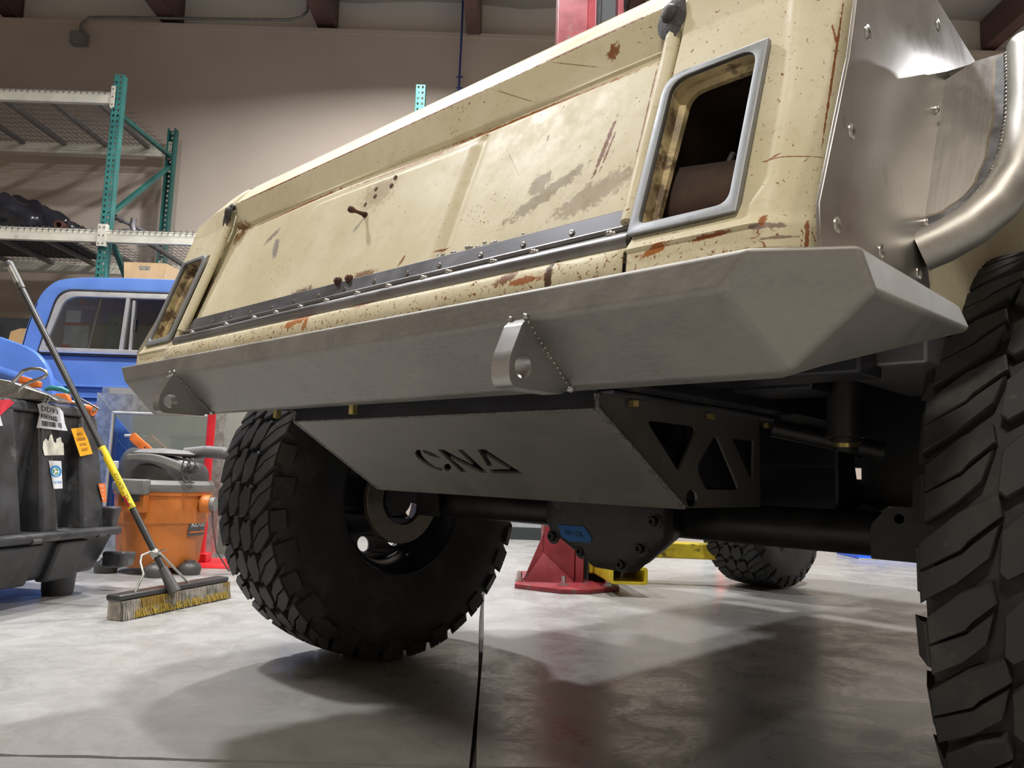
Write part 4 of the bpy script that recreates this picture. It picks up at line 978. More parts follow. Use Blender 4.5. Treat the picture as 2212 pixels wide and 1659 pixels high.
# --- black tote crate
ce = empty('shipping_crate', (-1.69, 3.30, 0), -math.atan(.16)); tag(ce, 'large black ribbed plastic shipping crate with torn stickers', 'crate')
CR = Matrix.Rotation(math.atan(.16), 3, 'Z'); CO = Vector((-1.69, 3.30, 0))
def ribx(z): return -.045 - .075 * (z - .27) / .5           # outer rib face
m = MB()
m.hexa([(-.95, -1.4, .27), (-.15, -1.4, .27), (-.15, .10, .27), (-.95, .10, .27), (-.93, -1.4, .74), (-.125, -1.4, .74), (-.125, .03, .74), (-.93, .03, .74)])
m.build('upper_shell', M['plastic'], ce, bevel=.02, seg=3)
MB().hexa([(-.95, -1.4, .735), (-.112, -1.4, .735), (-.112, .045, .735), (-.95, .045, .735), (-.93, -1.38, .778), (-.125, -1.38, .778), (-.125, .035, .778), (-.93, .035, .778)]).build('top_rim', M['plastic'], ce, bevel=.012, seg=3)
ribs = [(-.40, -.385 + .0), (-.285, -.19), (-.06, .08)]
ribs = [(-.62, -.385), (-.290, -.195), (-.066, .075), (-.95, -.74), (-1.30, -1.07)]
for y0, y1 in ribs:
    for zz in (0,):
        MB().hexa([(-.17, y0 - .015, .27), (ribx(.27), y0, .27), (ribx(.27), y1, .27), (-.17, y1 + .015, .27), (-.17, y0 - .0, .745), (ribx(.745), y0 + .02, .745), (ribx(.745), y1 - .02, .745), (-.17, y1, .745)]).build('rib', M['plastic'], ce, bevel=.012, seg=3)
MB().hexa([(-.6, .05, .27), (-.10, .05, .27), (-.12, .17, .27), (-.6, .17, .27), (-.6, .03, .70), (-.14, .03, .70), (-.16, .11, .66), (-.6, .11, .66)]).build('end_rib', M['plastic'], ce, bevel=.03, seg=3)
MB().hexa([(-.08, .07, .27), (-.02, .07, .27), (-.03, .13, .27), (-.08, .13, .27), (-.08, .07, .36), (.0, .07, .36), (-.01, .13, .36), (-.08, .13, .36)]).build('corner_lug', M['plastic'], ce, bevel=.008)
MB().hexa([(-1.0, -1.45, .245), (.0, -1.45, .245), (.02, .10, .245), (-.2, .22, .245), (-1.0, -1.45, .278), (.0, -1.45, .278), (.02, .10, .278), (-.2, .22, .278)]).build('flange', M['plastic'], ce, bevel=.012, seg=3)
for y in (-.9, -.38, -.02): MB().tube([(.006, y - .02, .252), (.006, y + .02, .252)], .012, 10).build('clip', M['darkplastic'], ce, smooth=60)
MB().hexa([(-.95, -1.4, .085), (-.10, -1.4, .085), (-.10, .10, .085), (-.95, .10, .085), (-.95, -1.4, .25), (-.035, -1.4, .25), (-.035, .13, .25), (-.95, .13, .25)]).build('lower_tray', M['plastic'], ce, bevel=.02, seg=3)
for y0, y1 in ((-.52, -.30), (-.22, -.05), (-1.0, -.75)):
    MB().hexa([(-.12, y0, .075), (-.075, y0 + .01, .075), (-.075, y1 - .01, .075), (-.12, y1, .075), (-.12, y0, .235), (-.015, y0, .235), (-.015, y1, .235), (-.12, y1, .235)]).build('tray_rib', M['plastic'], ce, bevel=.012, seg=3)
MB().hexa([(-.07, .10, .10), (.02, .11, .10), (.02, .20, .10), (-.07, .20, .10), (-.07, .10, .17), (.03, .11, .17), (.02, .22, .16), (-.07, .20, .16)]).build('corner_lug', M['plastic'], ce, bevel=.012)
for (x, y) in ((-.16, -.03), (-.16, -1.2), (-.85, -.05), (-.85, -1.2)):
    MB().lathe([(.0, 0), (.055, 0), (.06, .02), (.065, .10), (0, .10)], 20, None, (x, y, 0)).build('foot', M['plastic'], ce, smooth=50)
def crate_hit(u, v, off=.0025):
    d = fwd + rgt * ((u - 1106) / FPX) - upv * ((v - 829.5) / FPX); o = CR @ (CAM - CO); d = CR @ d
    # plane x + .15 z = -.045 + .15*.27 (+off)
    k = .15; c_ = -.045 + k * .27 + off; t = (c_ - (o.x + k * o.z)) / (d.x + k * d.z); return o + d * t
def quad(c4):     # bilinear map over bl, br, tr, tl
    bl, br, tr_, tl = c4; nrm = (br - bl).cross(tl - bl).normalized()
    if nrm.x < 0: nrm = -nrm
    return lambda x, y, z: (bl * (1 - x) * (1 - y) + br * x * (1 - y) + tr_ * x * y + tl * (1 - x) * y) + nrm * z
def label(name, outline_px, quad_px, mat, off=.0025):
    q = [crate_hit(*p, off) for p in quad_px]; f = quad(q)
    pts = [crate_hit(*p, off) for p in outline_px]
    m = MB(); nrm = (q[1] - q[0]).cross(q[3] - q[0]).normalized() * .0006
    m.prism(pts, [p + nrm for p in pts]); return m.build(name, mat, ce), f
L1, f1 = label('white_label', [(79, 924), (86, 895), (80, 873), (96, 869), (128, 881), (136, 890), (140, 915), (146, 931)], [(83, 925), (143, 930), (134, 884), (81, 870)], M['white'])
text('print', 'DD93', 1.0, lambda x, y, z: f1(.46 + x * .28, .80 + y * .30, .0018), M['ink'], ce, .0, sx=1)
MB().prism([f1(.10, .42, .001), f1(.72, .38, .001), f1(.72, .58, .001), f1(.10, .60, .001)], [f1(.10, .42, .0016), f1(.72, .38, .0016), f1(.72, .58, .0016), f1(.10, .60, .0016)]).build('black_band', M['ink'], ce)
text('print', 'ZC02716', 1.0, lambda x, y, z: f1(.41 + x * .155, .49 + y * .22, .0022), M['white'], ce, .0)
mm = MB(); xx = .12
for i in range(26):
    w_ = random.choice((.008, .012, .018)); 
    if not .62 < xx < .72: mm.prism([f1(xx, .10, .0012), f1(xx + w_, .10, .0012), f1(xx + w_, .32, .0012), f1(xx, .32, .0012)], [f1(xx, .10, .0016), f1(xx + w_, .10, .0016), f1(xx + w_, .32, .0016), f1(xx, .32, .0016)])
    xx += w_ + random.choice((.010, .016, .022))
    if xx > .93: break
tag(mm.build('barcode', M['ink'], ce), kind='stuff')
label('torn_label', [(96, 984), (92, 968), (93, 955), (99, 947), (104, 953), (108, 940), (112, 938), (116, 954), (121, 958), (122, 948), (131, 944), (133, 955), (137, 958), (138, 983)], [(96, 984), (138, 983), (133, 945), (93, 950)], M['cream'])
L2, f2 = label('recycling_label', [(105, 995), (132, 996), (135, 1055), (116, 1056)], [(107, 1056), (135, 1055), (132, 996), (105, 995)], M['white'])
def disc(f, cx, cy, r0, r1, off, mat, nm, sy=.47, a0=0, a1=2 * pi, n=28):
    m = MB(); P = []
    for i in range(n + 1):
        a = a0 + (a1 - a0) * i / n; P.append((a,))
    for i in range(n):
        a, b = P[i][0], P[i + 1][0]
        q = [f(cx + r1 * cos(a), cy + r1 * sy * sin(a), off), f(cx + r1 * cos(b), cy + r1 * sy * sin(b), off), f(cx + r0 * cos(b), cy + r0 * sy * sin(b), off), f(cx + r0 * cos(a), cy + r0 * sy * sin(a), off)]
        m.add(q, [(0, 1, 2, 3)])
    return m.build(nm, mat, ce)
disc(f2, .52, .62, .30, .46, .001, M['labelblue'], 'blue_ring')
for k in range(3): disc(f2, .52, .62, .12, .24, .0012, M['labelgreen'], 'green_arrow', a0=k * 2.094 + .2, a1=k * 2.094 + 1.7, n=8)
text('print', 'CERTIFIED', 1.0, lambda x, y, z: f2(.60 + x * .155, .22 + y * .12, .0016), M['labelblue'], ce, 0)
text('print', 'REMANUFACTURED', 1.0, lambda x, y, z: f2(.52 + x * .10, .90 + y * .07 - .5 * (x * .1) ** 2, .002), M['white'], ce, 0)
text('print', 'CLEAN', 1.0, lambda x, y, z: f2(.52 + x * .13, .43 + y * .07, .002), M['white'], ce, 0)
L3, f3 = label('orange_label', [(153, 926), (178, 923), (190, 950), (200, 980), (173, 986)], [(172, 986), (200, 981), (180, 924), (153, 927)], M['labelorange'], .006)
for k, s in enumerate(('WITH', 'SCREENED', 'INTAKE', 'GASKET')): text('print', s, 1.0, lambda x, y, z, k=k: f3(.52 + x * .155, .78 - k * .19 + y * .155, .0016), M['rust'], ce, 0)
L4, f4 = label('small_orange_label', [(212, 1045), (227, 1044), (230, 1084), (222, 1086)], [(216, 1086), (230, 1084), (227, 1044), (212, 1045)], M['clamp'], .006)
for k in range(4): text('print', ('MO', 'DE', '11', '18')[k], 1.0, lambda x, y, z, k=k: f4(.5 + x * .3, .85 - k * .22 + y * .14, .0014), M['white'], ce, 0)
label('red_label', [(0, 864), (20, 862), (31, 870), (0, 898)], [(0, 898), (31, 870), (20, 862), (0, 864)], M['labelred'])
label('white_corner_label', [(-10, 900), (0, 898), (6, 920), (-10, 920)], [(-10, 920), (6, 920), (0, 898), (-10, 900)], M['white'])

# --- things lying on the crate
ctop = .778
def crp(x, y, z): return CO + CR.inverted() @ Vector((x, y, z))
pe = empty('metal_scoop', crp(-.4, -.35, ctop)); tag(pe, 'tin scoop with a looped strap handle lying on the black crate', 'scoop')
o2 = pe.location.copy(); Yp = 2.98
P = pix([(-60, 862), (-40, 812), (20, 822), (60, 838), (104, 852), (124, 871), (112, 878), (60, 866)], Yp)
P = [Vector((p.x, p.y, max(p.z, ctop + .003))) for p in P]
m = MB(); m.prism([p - o2 for p in P], [p - o2 + Vector((-.03, .16, 0)) for p in P]); m.build('scoop_body', M['silver'], pe, bevel=.004)
for (u0, v0, u1, v1) in ((104, 853, 92, 870), (110, 857, 100, 872)):
    MB().tube([at(u0, v0, Yp - .004) - o2, at(u1, v1, Yp - .004) - o2], .003, 8).build('pressed_groove', M['silver'], pe, smooth=60)
P = pix([(-20, 842), (0, 837), (25, 829), (38, 815), (50, 801), (68, 796), (88, 797), (100, 803), (101, 810), (92, 816), (70, 823), (52, 832), (44, 840), (42, 850)], Yp - .03)
MB().tube([p - o2 for p in P], .0065, 12).build('loop_handle', M['chrome'], pe, smooth=60)
gp = MB().tube(pix([(98, 842), (110, 838), (135, 841), (150, 848)], 3.12), [.007, .011, .011, .008], 14)
ge = empty('hand_tool', at(150, 848, 3.12)); tag(ge, 'hand tool with a teal grip lying on the crate behind the scoop', 'tool')
for i, v_ in enumerate(gp.v): gp.v[i] = tuple(Vector(v_) - ge.location)
gp.build('grip', M['tealh'], ge, smooth=60); MB().tube([(0, 0, 0), (.10, .05, -.06)], .004, 8).build('blade', M['darksteel'], ge, smooth=60)
oc = empty('bar_clamp', at(130, 868, 3.22)); tag(oc, 'orange bar clamp lying on the crate beside the broom pole', 'clamp'); o3 = oc.location.copy()
P = [(p.x - o3.x, p.z - o3.z) for p in pix([(112, 866), (122, 851), (146, 850), (152, 862), (150, 874), (118, 872)], 3.22)]
plate('clamp_head', [rpoly(P, .008, 3), circle((P[3][0] + P[4][0]) / 2 - .012, P[3][1] - .008, .004, 10)], .03, lambda x, y, z: (x, z, y), M['clamp'], oc, bev=.003)
MB().lathe([(.010, 0), (.010, .012), (.006, .013), (.006, .03), (0, .03)], 12, Matrix.Rotation(pi / 2, 3, 'X'), (P[0][0] + .03, -.014, P[0][1] + .012)).build('clamp_bolt', M['silver'], oc)
a, b = at(150, 868, 3.24) - o3, at(204, 884, 3.24) - o3
MB().tube([a, b], .011, 14).build('clamp_bar', M['chrome'], oc, smooth=60)
MB().lathe([(.012, 0), (.022, 0), (.024, .03), (.014, .03)], 20, Matrix.Rotation(radians(100), 3, 'Y'), tuple(b - Vector((.03, 0, 0))), closed=True).build('clamp_collar', M['clamp'], oc, smooth=50)
c2_ = empty('bar_clamp', at(66, 826, 3.3)); tag(c2_, 'second orange clamp jaw showing behind the looped scoop handle', 'clamp')
P = [(p.x - c2_.location.x, p.z - c2_.location.z) for p in pix([(42, 826), (48, 813), (62, 816), (88, 825), (86, 838), (60, 836)], 3.3)]
plate('clamp_head', [rpoly(P, .006, 3)], .03, lambda x, y, z: (x, z, y), M['clamp'], c2_, bev=.003)
MB().box2((-.03, -.01, -.08), (-.01, .01, 0)).build('clamp_screw', M['silver'], c2_)

# --- push broom
A = onfloor(262, 1343); Bq = onfloor(497, 1292); dr = (Bq - A).normalized(); nb = Vector((-dr.y, dr.x, 0)); ln = (Bq - A).length
br = empty('push_broom', A); tag(br, 'push broom with yellow sleeve leaning on the crate, dusty head on the floor', 'broom')
def bp(s, d, z): return dr * s + nb * d + Vector((0, 0, z))
def bx3(s0, s1, d0, d1, z0, z1, tip=0): return [bp(s0, d0, z0), bp(s1, d0, z0), bp(s1, d1, z0), bp(s0, d1, z0), bp(s0, d0 + tip, z1), bp(s1, d0 + tip, z1), bp(s1, d1 + tip, z1), bp(s0, d1 + tip, z1)]
MB().hexa(bx3(-.004, ln, .012, .075, .066, .088)).build('head_block', M['handle'], br, bevel=.006, seg=3)
def brist(mat, name, s0, s1, seed, z0, z1, dd0, dd1, n):
    random.seed(seed); m = MB()
    for i in range(n):
        s = s0 + (s1 - s0) * random.random(); d = dd0 + (dd1 - dd0) * random.random()
        lean = random.uniform(-.006, .006); a = bp(s, d, z1); b = bp(s + lean, d - .008 + random.uniform(-.004, .003), z0 + random.uniform(0, .004)); w_ = .0013
        m.add([a - dr * w_, a + dr * w_, b + dr * w_, b - dr * w_, a + nb * w_, b + nb * w_], [(0, 1, 2, 3), (0, 4, 5, 3)])
    return tag(m.build(name, mat, br), kind='stuff')
MB().hexa([bp(.006, .008, 0.001), bp(ln - .004, .008, 0.001), bp(ln - .004, .07, 0.001), bp(.006, .07, 0.001), bp(.006, .016, .067), bp(ln - .004, .016, .067), bp(ln - .004, .072, .067), bp(.006, .072, .067)]).build('bristle_core', M['brist'], br)
brist(M['brist'], 'bristles', .004, ln, 3, .0, .067, .004, .016, 1500)
brist(M['yellowbr'], 'yellow_bristles', .06, ln - .02, 4, .004, .034, .000, .008, 900)
hb = at(372, 1268, 3.02); 
d_ = fwd + rgt * ((20 - 1106) / FPX) - upv * ((570 - 829.5) / FPX); best = None
for i in range(400):
    P_ = CAM + d_ * (2.4 + i * .003)
    if abs((P_ - hb).length - 1.48) < .01: best = P_
ht_ = best if best is not None else at(20, 570, 3.05)
hv = ht_ - hb; hl_ = hv.length; hd = hv.normalized()
def hp_at(v):      # fraction of the pole at image height v
    lo, hi = 0, 1
    for _ in range(30):
        mid = (lo + hi) / 2; p = hb + hv * mid - CAM; vv = 829.5 - FPX * p.dot(upv) / p.dot(fwd)
        if vv > v: lo = mid
        else: hi = mid
    return lo
def pole(t0, t1, r, nm, mat, n=20): 
    return MB().tube([hb + hv * t0 - A, hb + hv * t1 - A], r, n).build(nm, mat, br, smooth=60)
pole(.0, 1.0, .0125, 'pole', M['handle']); pole(-.015, .055, [.024, .0165], 'socket', M['darkplastic'])
ty0, ty1 = hp_at(1098), hp_at(966)
pole(ty0, ty1, .0137, 'yellow_sleeve', M['yellow'])
pole(hp_at(624), 1.0, .0155, 'grip', M['darkplastic']); MB().sphere(tuple(ht_ - A), .0155, 14).build('grip_end', M['darkplastic'], br, smooth=80)
side = hd.cross(Vector((0, 1, 0))).normalized(); toc = side.cross(hd); 
if toc.y > 0: toc = -toc
def ptxt(t, ang, r=.0141):
    # map text along the pole, wrapped on its front
    def f(x, y, z):
        a = ang + y / r; p = hb + hv * t + hd * (x) + (toc * cos(a) + side * sin(a)) * (r + z) - A; return p
    return f
tc_ = (ty0 + ty1) / 2
sgn_ = 1 if side.x > 0 else -1
text('print', '24" MULTI-SURFACE', .017, ptxt(ty0 + (ty1 - ty0) * .28, .55 * sgn_), M['ink'], br, .0004)
for (t0, t1, mt, a0) in ((.03, .20, 'labelred', -.35), (.84, .97, 'cream', -.5), (.86, .95, 'wire', -.5)):
    m = MB(); k0, k1 = ty0 + (ty1 - ty0) * t0, ty0 + (ty1 - ty0) * t1
    wdt = .30 if mt == 'wire' else .42
    m.grid(lambda u, v: hb + hv * (k0 + (k1 - k0) * u) + (toc * cos(a0 * sgn_ + (v - .5) * 2 * wdt) + side * sin(a0 * sgn_ + (v - .5) * 2 * wdt)) * (.0139 + (.0004 if mt == 'wire' else .0002)) - A, 2, 8)
    m.build('sleeve_label', M[mt], br, smooth=60)
tg0, tg1 = hp_at(612), hp_at(577)
m = MB(); m.grid(lambda u, v: hb + hv * (tg0 + (tg1 - tg0) * u) + (toc * cos(.1 + (v - .5) * 1.2) + side * sin(.1 + (v - .5) * 1.2)) * .0158 - A, 2, 8); m.build('grip_label', M['galv'], br, smooth=60)
jt = hb + hv * hp_at(1196) - A
def wirep(L): return [p - A for p in L]
cl = at(326, 1196, hb.y)
MB().tube(wirep([at(326, 1192, 2.99), at(306, 1200, 2.97), at(303, 1215, 2.95), at(310, 1240, 2.93), at(291, 1282, 2.90)]), .0045, 10).build('brace_wire', M['galv'], br, smooth=60)
MB().tube(wirep([at(326, 1192, 2.99), at(346, 1196, 3.02), at(362, 1212, 3.05), at(410, 1262, 3.16)]), .0045, 10).build('brace_wire', M['galv'], br, smooth=60)
m = MB(); 
for k in range(-3, 4): m.tube([jt + hd * .004 * k + (toc * cos(a * pi / 6) + side * sin(a * pi / 6)) * .0155 for a in range(12)], .0022, 6, closed=True)
m.tube([jt + toc * .016, jt + toc * .02 + Vector((.05, 0, .02))], .003, 6); m.build('wire_clamp', M['chrome'], br, smooth=60)

# --- shop vacuum
vc = at(343, 1245, 4.10); vx = vc.x + .0; VY = 4.10
va_ = empty('shop_vacuum', (vx - .01, VY, 0)); tag(va_, 'orange workshop vacuum with grey lid and dark motor head', 'vacuum')
va_.scale = (.92, .92, 1)
def zz(v, y=VY - .24): return at(345, v, y).z
ZB, ZT = .035, zz(1063)
MB().lathe([(0, ZB), (.205, ZB), (.215, ZB + .02), (.222, ZB + .10), (.238, ZT - .16), (.243, ZT - .155), (.250, ZT - .02), (.258, ZT - .018), (.258, ZT), (0, ZT)], 48).build('drum', M['orange'], va_, smooth=35)
MB().lathe([(0, ZT), (.262, ZT), (.266, ZT + .012), (.266, ZT + .035), (.250, ZT + .055), (.0, ZT + .058)], 48).build('lid', M['greyplastic'], va_, smooth=35)
mh = MB(); ZH = ZT + .055
mh.grid(lambda u, v: ((.235 * (1 - .35 * v ** 2) + .02 * cos(4 * pi * u)) * cos(2 * pi * u) - .01, (.17 * (1 - .35 * v ** 2)) * sin(2 * pi * u), ZH + .13 * (1 - (1 - v) ** 2) * (1 + .25 * cos(2 * pi * u + pi * .95))), 48, 14)
mh.build('motor_head', M['darkplastic'], va_, smooth=60)
sw = MB(); sw.grid(lambda u, v: (-.14 + .34 * u, -.165 - .01 * sin(pi * u), ZH + .125 - .05 * u ** 1.5 - .05 * u * v - .035 * v * (1 - u) + .02 * sin(pi * u)), 20, 4); sw.build('carry_handle', M['greyplastic'], va_, smooth=60, solid=-.02)
MB().lathe([(0, 0), (.15, 0), (.17, .012), (.13, .03), (.0, .04)], 32, None, (-.02, 0, ZH + .125)).build('motor_cap', M['greyplastic'], va_, smooth=50)
MB().box2((-.215, -.175, ZH + .05), (-.195, -.150, ZH + .09)).build('side_switch', M['white'], va_, bevel=.003)
for ang in (radians(-100), radians(80)):
    R3 = Matrix.Rotation(ang, 3, 'Z')
    MB().box(R3 @ Vector((.262, 0, ZT - .045)), (.045, .155, .115), R3).build('latch_housing', M['orange'], va_, bevel=.006)
    MB().box(R3 @ Vector((.272, 0, ZT + .022)), (.06, .165, .075), R3).build('latch', M['greyplastic'], va_, bevel=.008)
    MB().box(R3 @ Vector((.286, 0, ZT - .028)), (.008, .105, .045), R3).build('latch_recess', M['darkplastic'], va_, bevel=.006)
for i, (dx, dy) in enumerate(((.10, -.24), (.22, -.10), (-.22, -.14), (.0, .24))):
    MB().lathe([(0, 0), (.055, 0), (.062, .03), (.055, .05), (.030, .062), (.028, .07), (0, .07)], 24, None, (dx, dy, .0)).build('caster_housing', M['darkplastic'], va_, smooth=50)
MB().lathe([(.038, 0), (.045, 0), (.045, .05), (.038, .05)], 24, Matrix.Rotation(pi / 2, 3, 'Y'), (.245, -.06, ZT - .06), closed=True).build('hose_port', M['orange'], va_, smooth=40)
MB().lathe([(.0, .0), (.036, 0), (.036, .03), (0, .03)], 24, Matrix.Rotation(pi / 2, 3, 'Y'), (.29, -.06, ZT - .06)).build('port_cap', M['greyplastic'], va_, smooth=40)
pw_ = MB().tube([(.16, -.16, ZH + .05), (.22, -.18, ZH + .06), (.245, -.19, ZH + .06)], .022, 14).build('cord_reel_arm', M['darkplastic'], va_, smooth=60)
MB().tube([(.19 + .03 * cos(a * .45) + a * .002, -.20, ZH + .055 + .06 * sin(a * .45)) for a in range(26)], .004, 8).build('power_cord', M['darkplastic'], va_, smooth=60)
hs_ = MB(); hpts = [Vector((.05, .12, ZH + .14)), Vector((.18, .10, ZH + .155)), Vector((.30, .08, ZH + .15)), Vector((.42, .10, ZH + .11)), Vector((.50, .16, ZH + .0))]
sm = []
for i in range(len(hpts) - 1):
    for k in range(18): sm.append(hpts[i].lerp(hpts[i + 1], k / 18))
hs_.tube(sm, [.034 if k % 2 else .030 for k in range(len(sm))], 16); hs_.build('hose', M['hose'], va_, smooth=30)
def vlabel(x, y, z, a0=radians(-24), r=.2405): 
    a = a0 + x / r; return ((r + z) * cos(a), (r + z) * sin(a), y + .235)
m = MB(); m.grid(lambda u, v: vlabel(-.03 + .16 * u, -.045 + .09 * v, -.006 + .0015 + .004 * v), 12, 1); m.build('maker_plate', M['darkplastic'], va_, smooth=60)
text('print', 'RIDGID', .040, lambda x, y, z: vlabel(x + .055, y + .012, z - .001), M['white'], va_, .0008)
m = MB(); m.grid(lambda u, v: vlabel(-.02 + .14 * u, -.030 + .008 * v, -.001), 12, 1); m.build('orange_stripe', M['clamp'], va_, smooth=60)
MB().tube([(.29, -.02, ZT - .08), (.31, -.05, .25), (.36, -.10, .12), (.42, -.06, .02), (.52, .05, .008)], .004, 8).build('mains_lead', M['darkplastic'], va_, smooth=60)

# --- framed mirror behind the vacuum, built as clear glass
MY = 4.72
me_ = empty('framed_mirror', (-2.05, MY, 0)); tag(me_, 'galvanised framed mirror, made as a clear pane, standing behind the vacuum', 'frame')
a = at(213, 849, MY); b = at(493, 860, MY); tl, trr = a.x, b.x; top = a.z
inl = at(247, 900, MY).x; inr = at(463, 905, MY).x; int_ = at(250, 892, MY).z
fo = [(tl + 2.05, 0), (trr + 2.05, 0), (trr + 2.05, top), (tl + 2.05, top)]; fi = [(inl + 2.05, .12), (inr + 2.05, .12), (inr + 2.05, int_), (inl + 2.05, int_)]
plate('metal_frame', [fo, fi], .03, lambda x, y, z: (x, z, y), M['galv'], me_, bev=.003)
for (p, q) in ((fi[0], fi[3]), (fi[3], fi[2]), (fi[2], fi[1])):
    MB().tube([(p[0], -.018, p[1]), (q[0], -.018, q[1])], .010, 10).build('inner_bead', M['brown'] if False else M['trimm'], me_, smooth=60)
for (p, q) in ((fi[3], fo[3]), (fi[2], fo[2])): MB().tube([(p[0], -.0155, p[1]), (q[0], -.0155, q[1])], .002, 6).build('mitre_seam', M['darksteel'], me_)
plate('mirror_as_glass', [fi], .004, lambda x, y, z: (x, z + .008, y), M['pane'], me_)  # clear glass used where the mirror surface would be
# things added around the glass in place of the mirror's reflections
b2 = empty('reflection_board', (-2.0, 5.0 - .08, 0));  # added board, stands in for the grey that the mirror reflects
MB().box2((-.60, .0, 0), (.62, .02, 1.02)).build('board_face', simple('reflection_board_paint', (.33, .32, .28), .6, 0, .06, 3), b2)
MB().box2((-.60, -.0, 0), (-.56, -.012, 1.02)).build('board_batten', M['galv'], b2)
tag(b2, 'plain grey-green board standing behind the clear pane', 'board')
P = [(p.x, p.z) for p in pix([(246, 893), (304, 965), (318, 1040), (228, 1040)], 4.84)]
dp = plate('blue_reflection_draft', [P + []], .02, lambda x, y, z: (x, 4.84 + z, y), M['bluefen'], bev=.004)
q = [(p.x, p.z) for p in pix([(246, 893), (304, 965), (318, 1100), (320, 1260), (228, 1260), (228, 1040)], 4.84)]
bpy.data.objects.remove(dp)
q = [(x, max(z, .0)) for x, z in q]
dp = empty('blue_reflection_panel', (q[-2][0], 4.84, 0)); dx0 = q[-2][0]  # added sheet, stands in for the reflected blue fender
plate('panel_sheet', [[(x - dx0, z) for x, z in q]], .012, lambda x, y, z: (x, z, y), M['bluefen'], dp, bev=.003)
e1, e2 = at(252, 950, 4.82), at(300, 1010, 4.82)
MB().tube([(e1.x - dx0, -.01, e1.z), (e2.x - dx0, -.01, e2.z)], .006, 8).build('pressed_bead', M['bluefen'], dp, smooth=60)
tag(dp, 'slanted blue sheet panel added behind the pane to stand for the mirrored blue fender', 'panel')
oc = empty('bar_clamp', at(300, 985, 4.62)); tag(oc, 'orange bar clamp added behind the vacuum head to stand for a mirrored clamp', 'clamp'); o3 = oc.location.copy()  # added clamp, stands in for the reflection of one
P = [(p.x - o3.x, p.z - o3.z) for p in pix([(284, 938), (292, 935), (310, 952), (320, 960), (338, 978), (330, 1000), (294, 1000), (300, 968), (280, 950)], 4.62)]
plate('clamp_head', [rpoly(P, .004, 3), circle(P[3][0] - .012, P[3][1] - .02, .007, 10)], .02, lambda x, y, z: (x, z, y), M['clamp'], oc, bev=.003)
MB().tube([at(270, 941, 4.62) - o3, at(286, 941, 4.62) - o3], .009, 12).build('clamp_screw', M['trimm'], oc, smooth=60)
a, b = at(322, 978, 4.6) - o3, at(372, 984, 4.6) - o3
MB().tube([a, b], .012, 12).build('clamp_bar', M['chrome'], oc, smooth=60)
a = at(312, 995, 4.62) - o3
MB().tube([a, (a.x, a.y, -o3.z)], .008, 10).build('clamp_leg', M['chrome'], oc, smooth=60)

# --- red pole stand
rp = at(434, 1205, 4.45); rs_ = empty('red_pole_stand', (rp.x, 4.45, 0)); tag(rs_, 'bright red tube stand between the vacuum and the large tyre', 'stand')
MB().tube([(0, 0, .01), (-.0, 0, 1.45)], .023, 24).build('tube', M['redbright'], rs_, smooth=60)
MB().hexa([(-.12, -.20, 0), (.30, -.20, 0), (.20, .2, 0), (-.12, .2, 0), (-.10, -.18, .012), (.26, -.18, .02), (.18, .18, .012), (-.10, .18, .012)]).build('foot_plate', M['redbright'], rs_, bevel=.004)
MB().box2((-.045, -.045, .012), (.045, .045, .06)).build('collar', M['redbright'], rs_, bevel=.006)

# --- two-post lift
LY = 4.05
lf = empty('vehicle_lift', (.30, LY, 0)); tag(lf, 'red lift column bolted to the floor with worn yellow swing arms', 'lift')
def lx(x): return x - .30
MB().box2((lx(.188), 0, .02), (lx(.355), .30, 3.7)).build('column_face', M['red'], lf, bevel=.006)
MB().hexa([(lx(.355), .0, .02), (lx(.398), -.02, .02), (lx(.398), .1, .02), (lx(.355), .1, .02), (lx(.355), .0, 3.7), (lx(.398), -.02, 3.7), (lx(.398), .1, 3.7), (lx(.355), .1, 3.7)]).build('column_lip', M['red'], lf, bevel=.004)
MB().box2((lx(.518), -.02, .02), (lx(.548), .28, 3.7)).build('column_lip', M['red'], lf, bevel=.004)
MB().box2((lx(.398), .10, .02), (lx(.518), .28, 3.7)).build('column_channel', M['dark'], lf)
MB().tube([(lx(.425), .05, .02), (lx(.425), .05, 3.7)], .006, 8).build('lift_cable', M['darkplastic'], lf)
bpq = [(p.x - .30, p.y - LY) for p in [onfloor(1112, 1262, .02), onfloor(1212, 1274, .02), onfloor(1272, 1275, .02), onfloor(1338, 1268, .02)]]
bpq = bpq + [(bpq[3][0] + .02, .38), (bpq[0][0] + .02, .38)]
plate('base_plate', [bpq], .022, lambda x, y, z: (x, y, z + .011), M['red'], lf, bev=.002)
g0, g1, g2 = at(1131, 1250, 3.99), at(1171, 1193, 4.03), at(1236, 1256, 3.97)
MB().prism([(g0.x - .30, g0.y - LY, .022), (lx(.35), -.05, .022), (lx(.19), -.005, at(1171, 1193, 4.05).z)], [(g0.x - .30 + .01, g0.y - LY + .012, .022), (lx(.35), -.035, .022), (lx(.19), .008, at(1171, 1193, 4.05).z)]).build('gusset', M['red'], lf)
MB().prism([(g0.x - .30, .0, .022), (lx(.188), .0, .022), (lx(.188), .0, .26)], [(g0.x - .30, .012, .022), (lx(.188), .012, .022), (lx(.188), .012, .26)]).build('gusset', M['red'], lf)
for (u, v, y) in ((1123, 1243, 4.02), (1217, 1262, 3.91), (1312, 1268, 3.93)):
    p = at(u, v, y); b_ = MB(); b_.lathe([(.020, 0), (.020, .014), (.011, .015), (.011, .045), (.0, .047)], 6, None, (p.x - .30, p.y - LY, .022)).lathe([(.028, 0), (.028, .004), (0, .004)], 20, None, (p.x - .30, p.y - LY, .022)); b_.build('anchor_bolt', M['chrome'], lf)
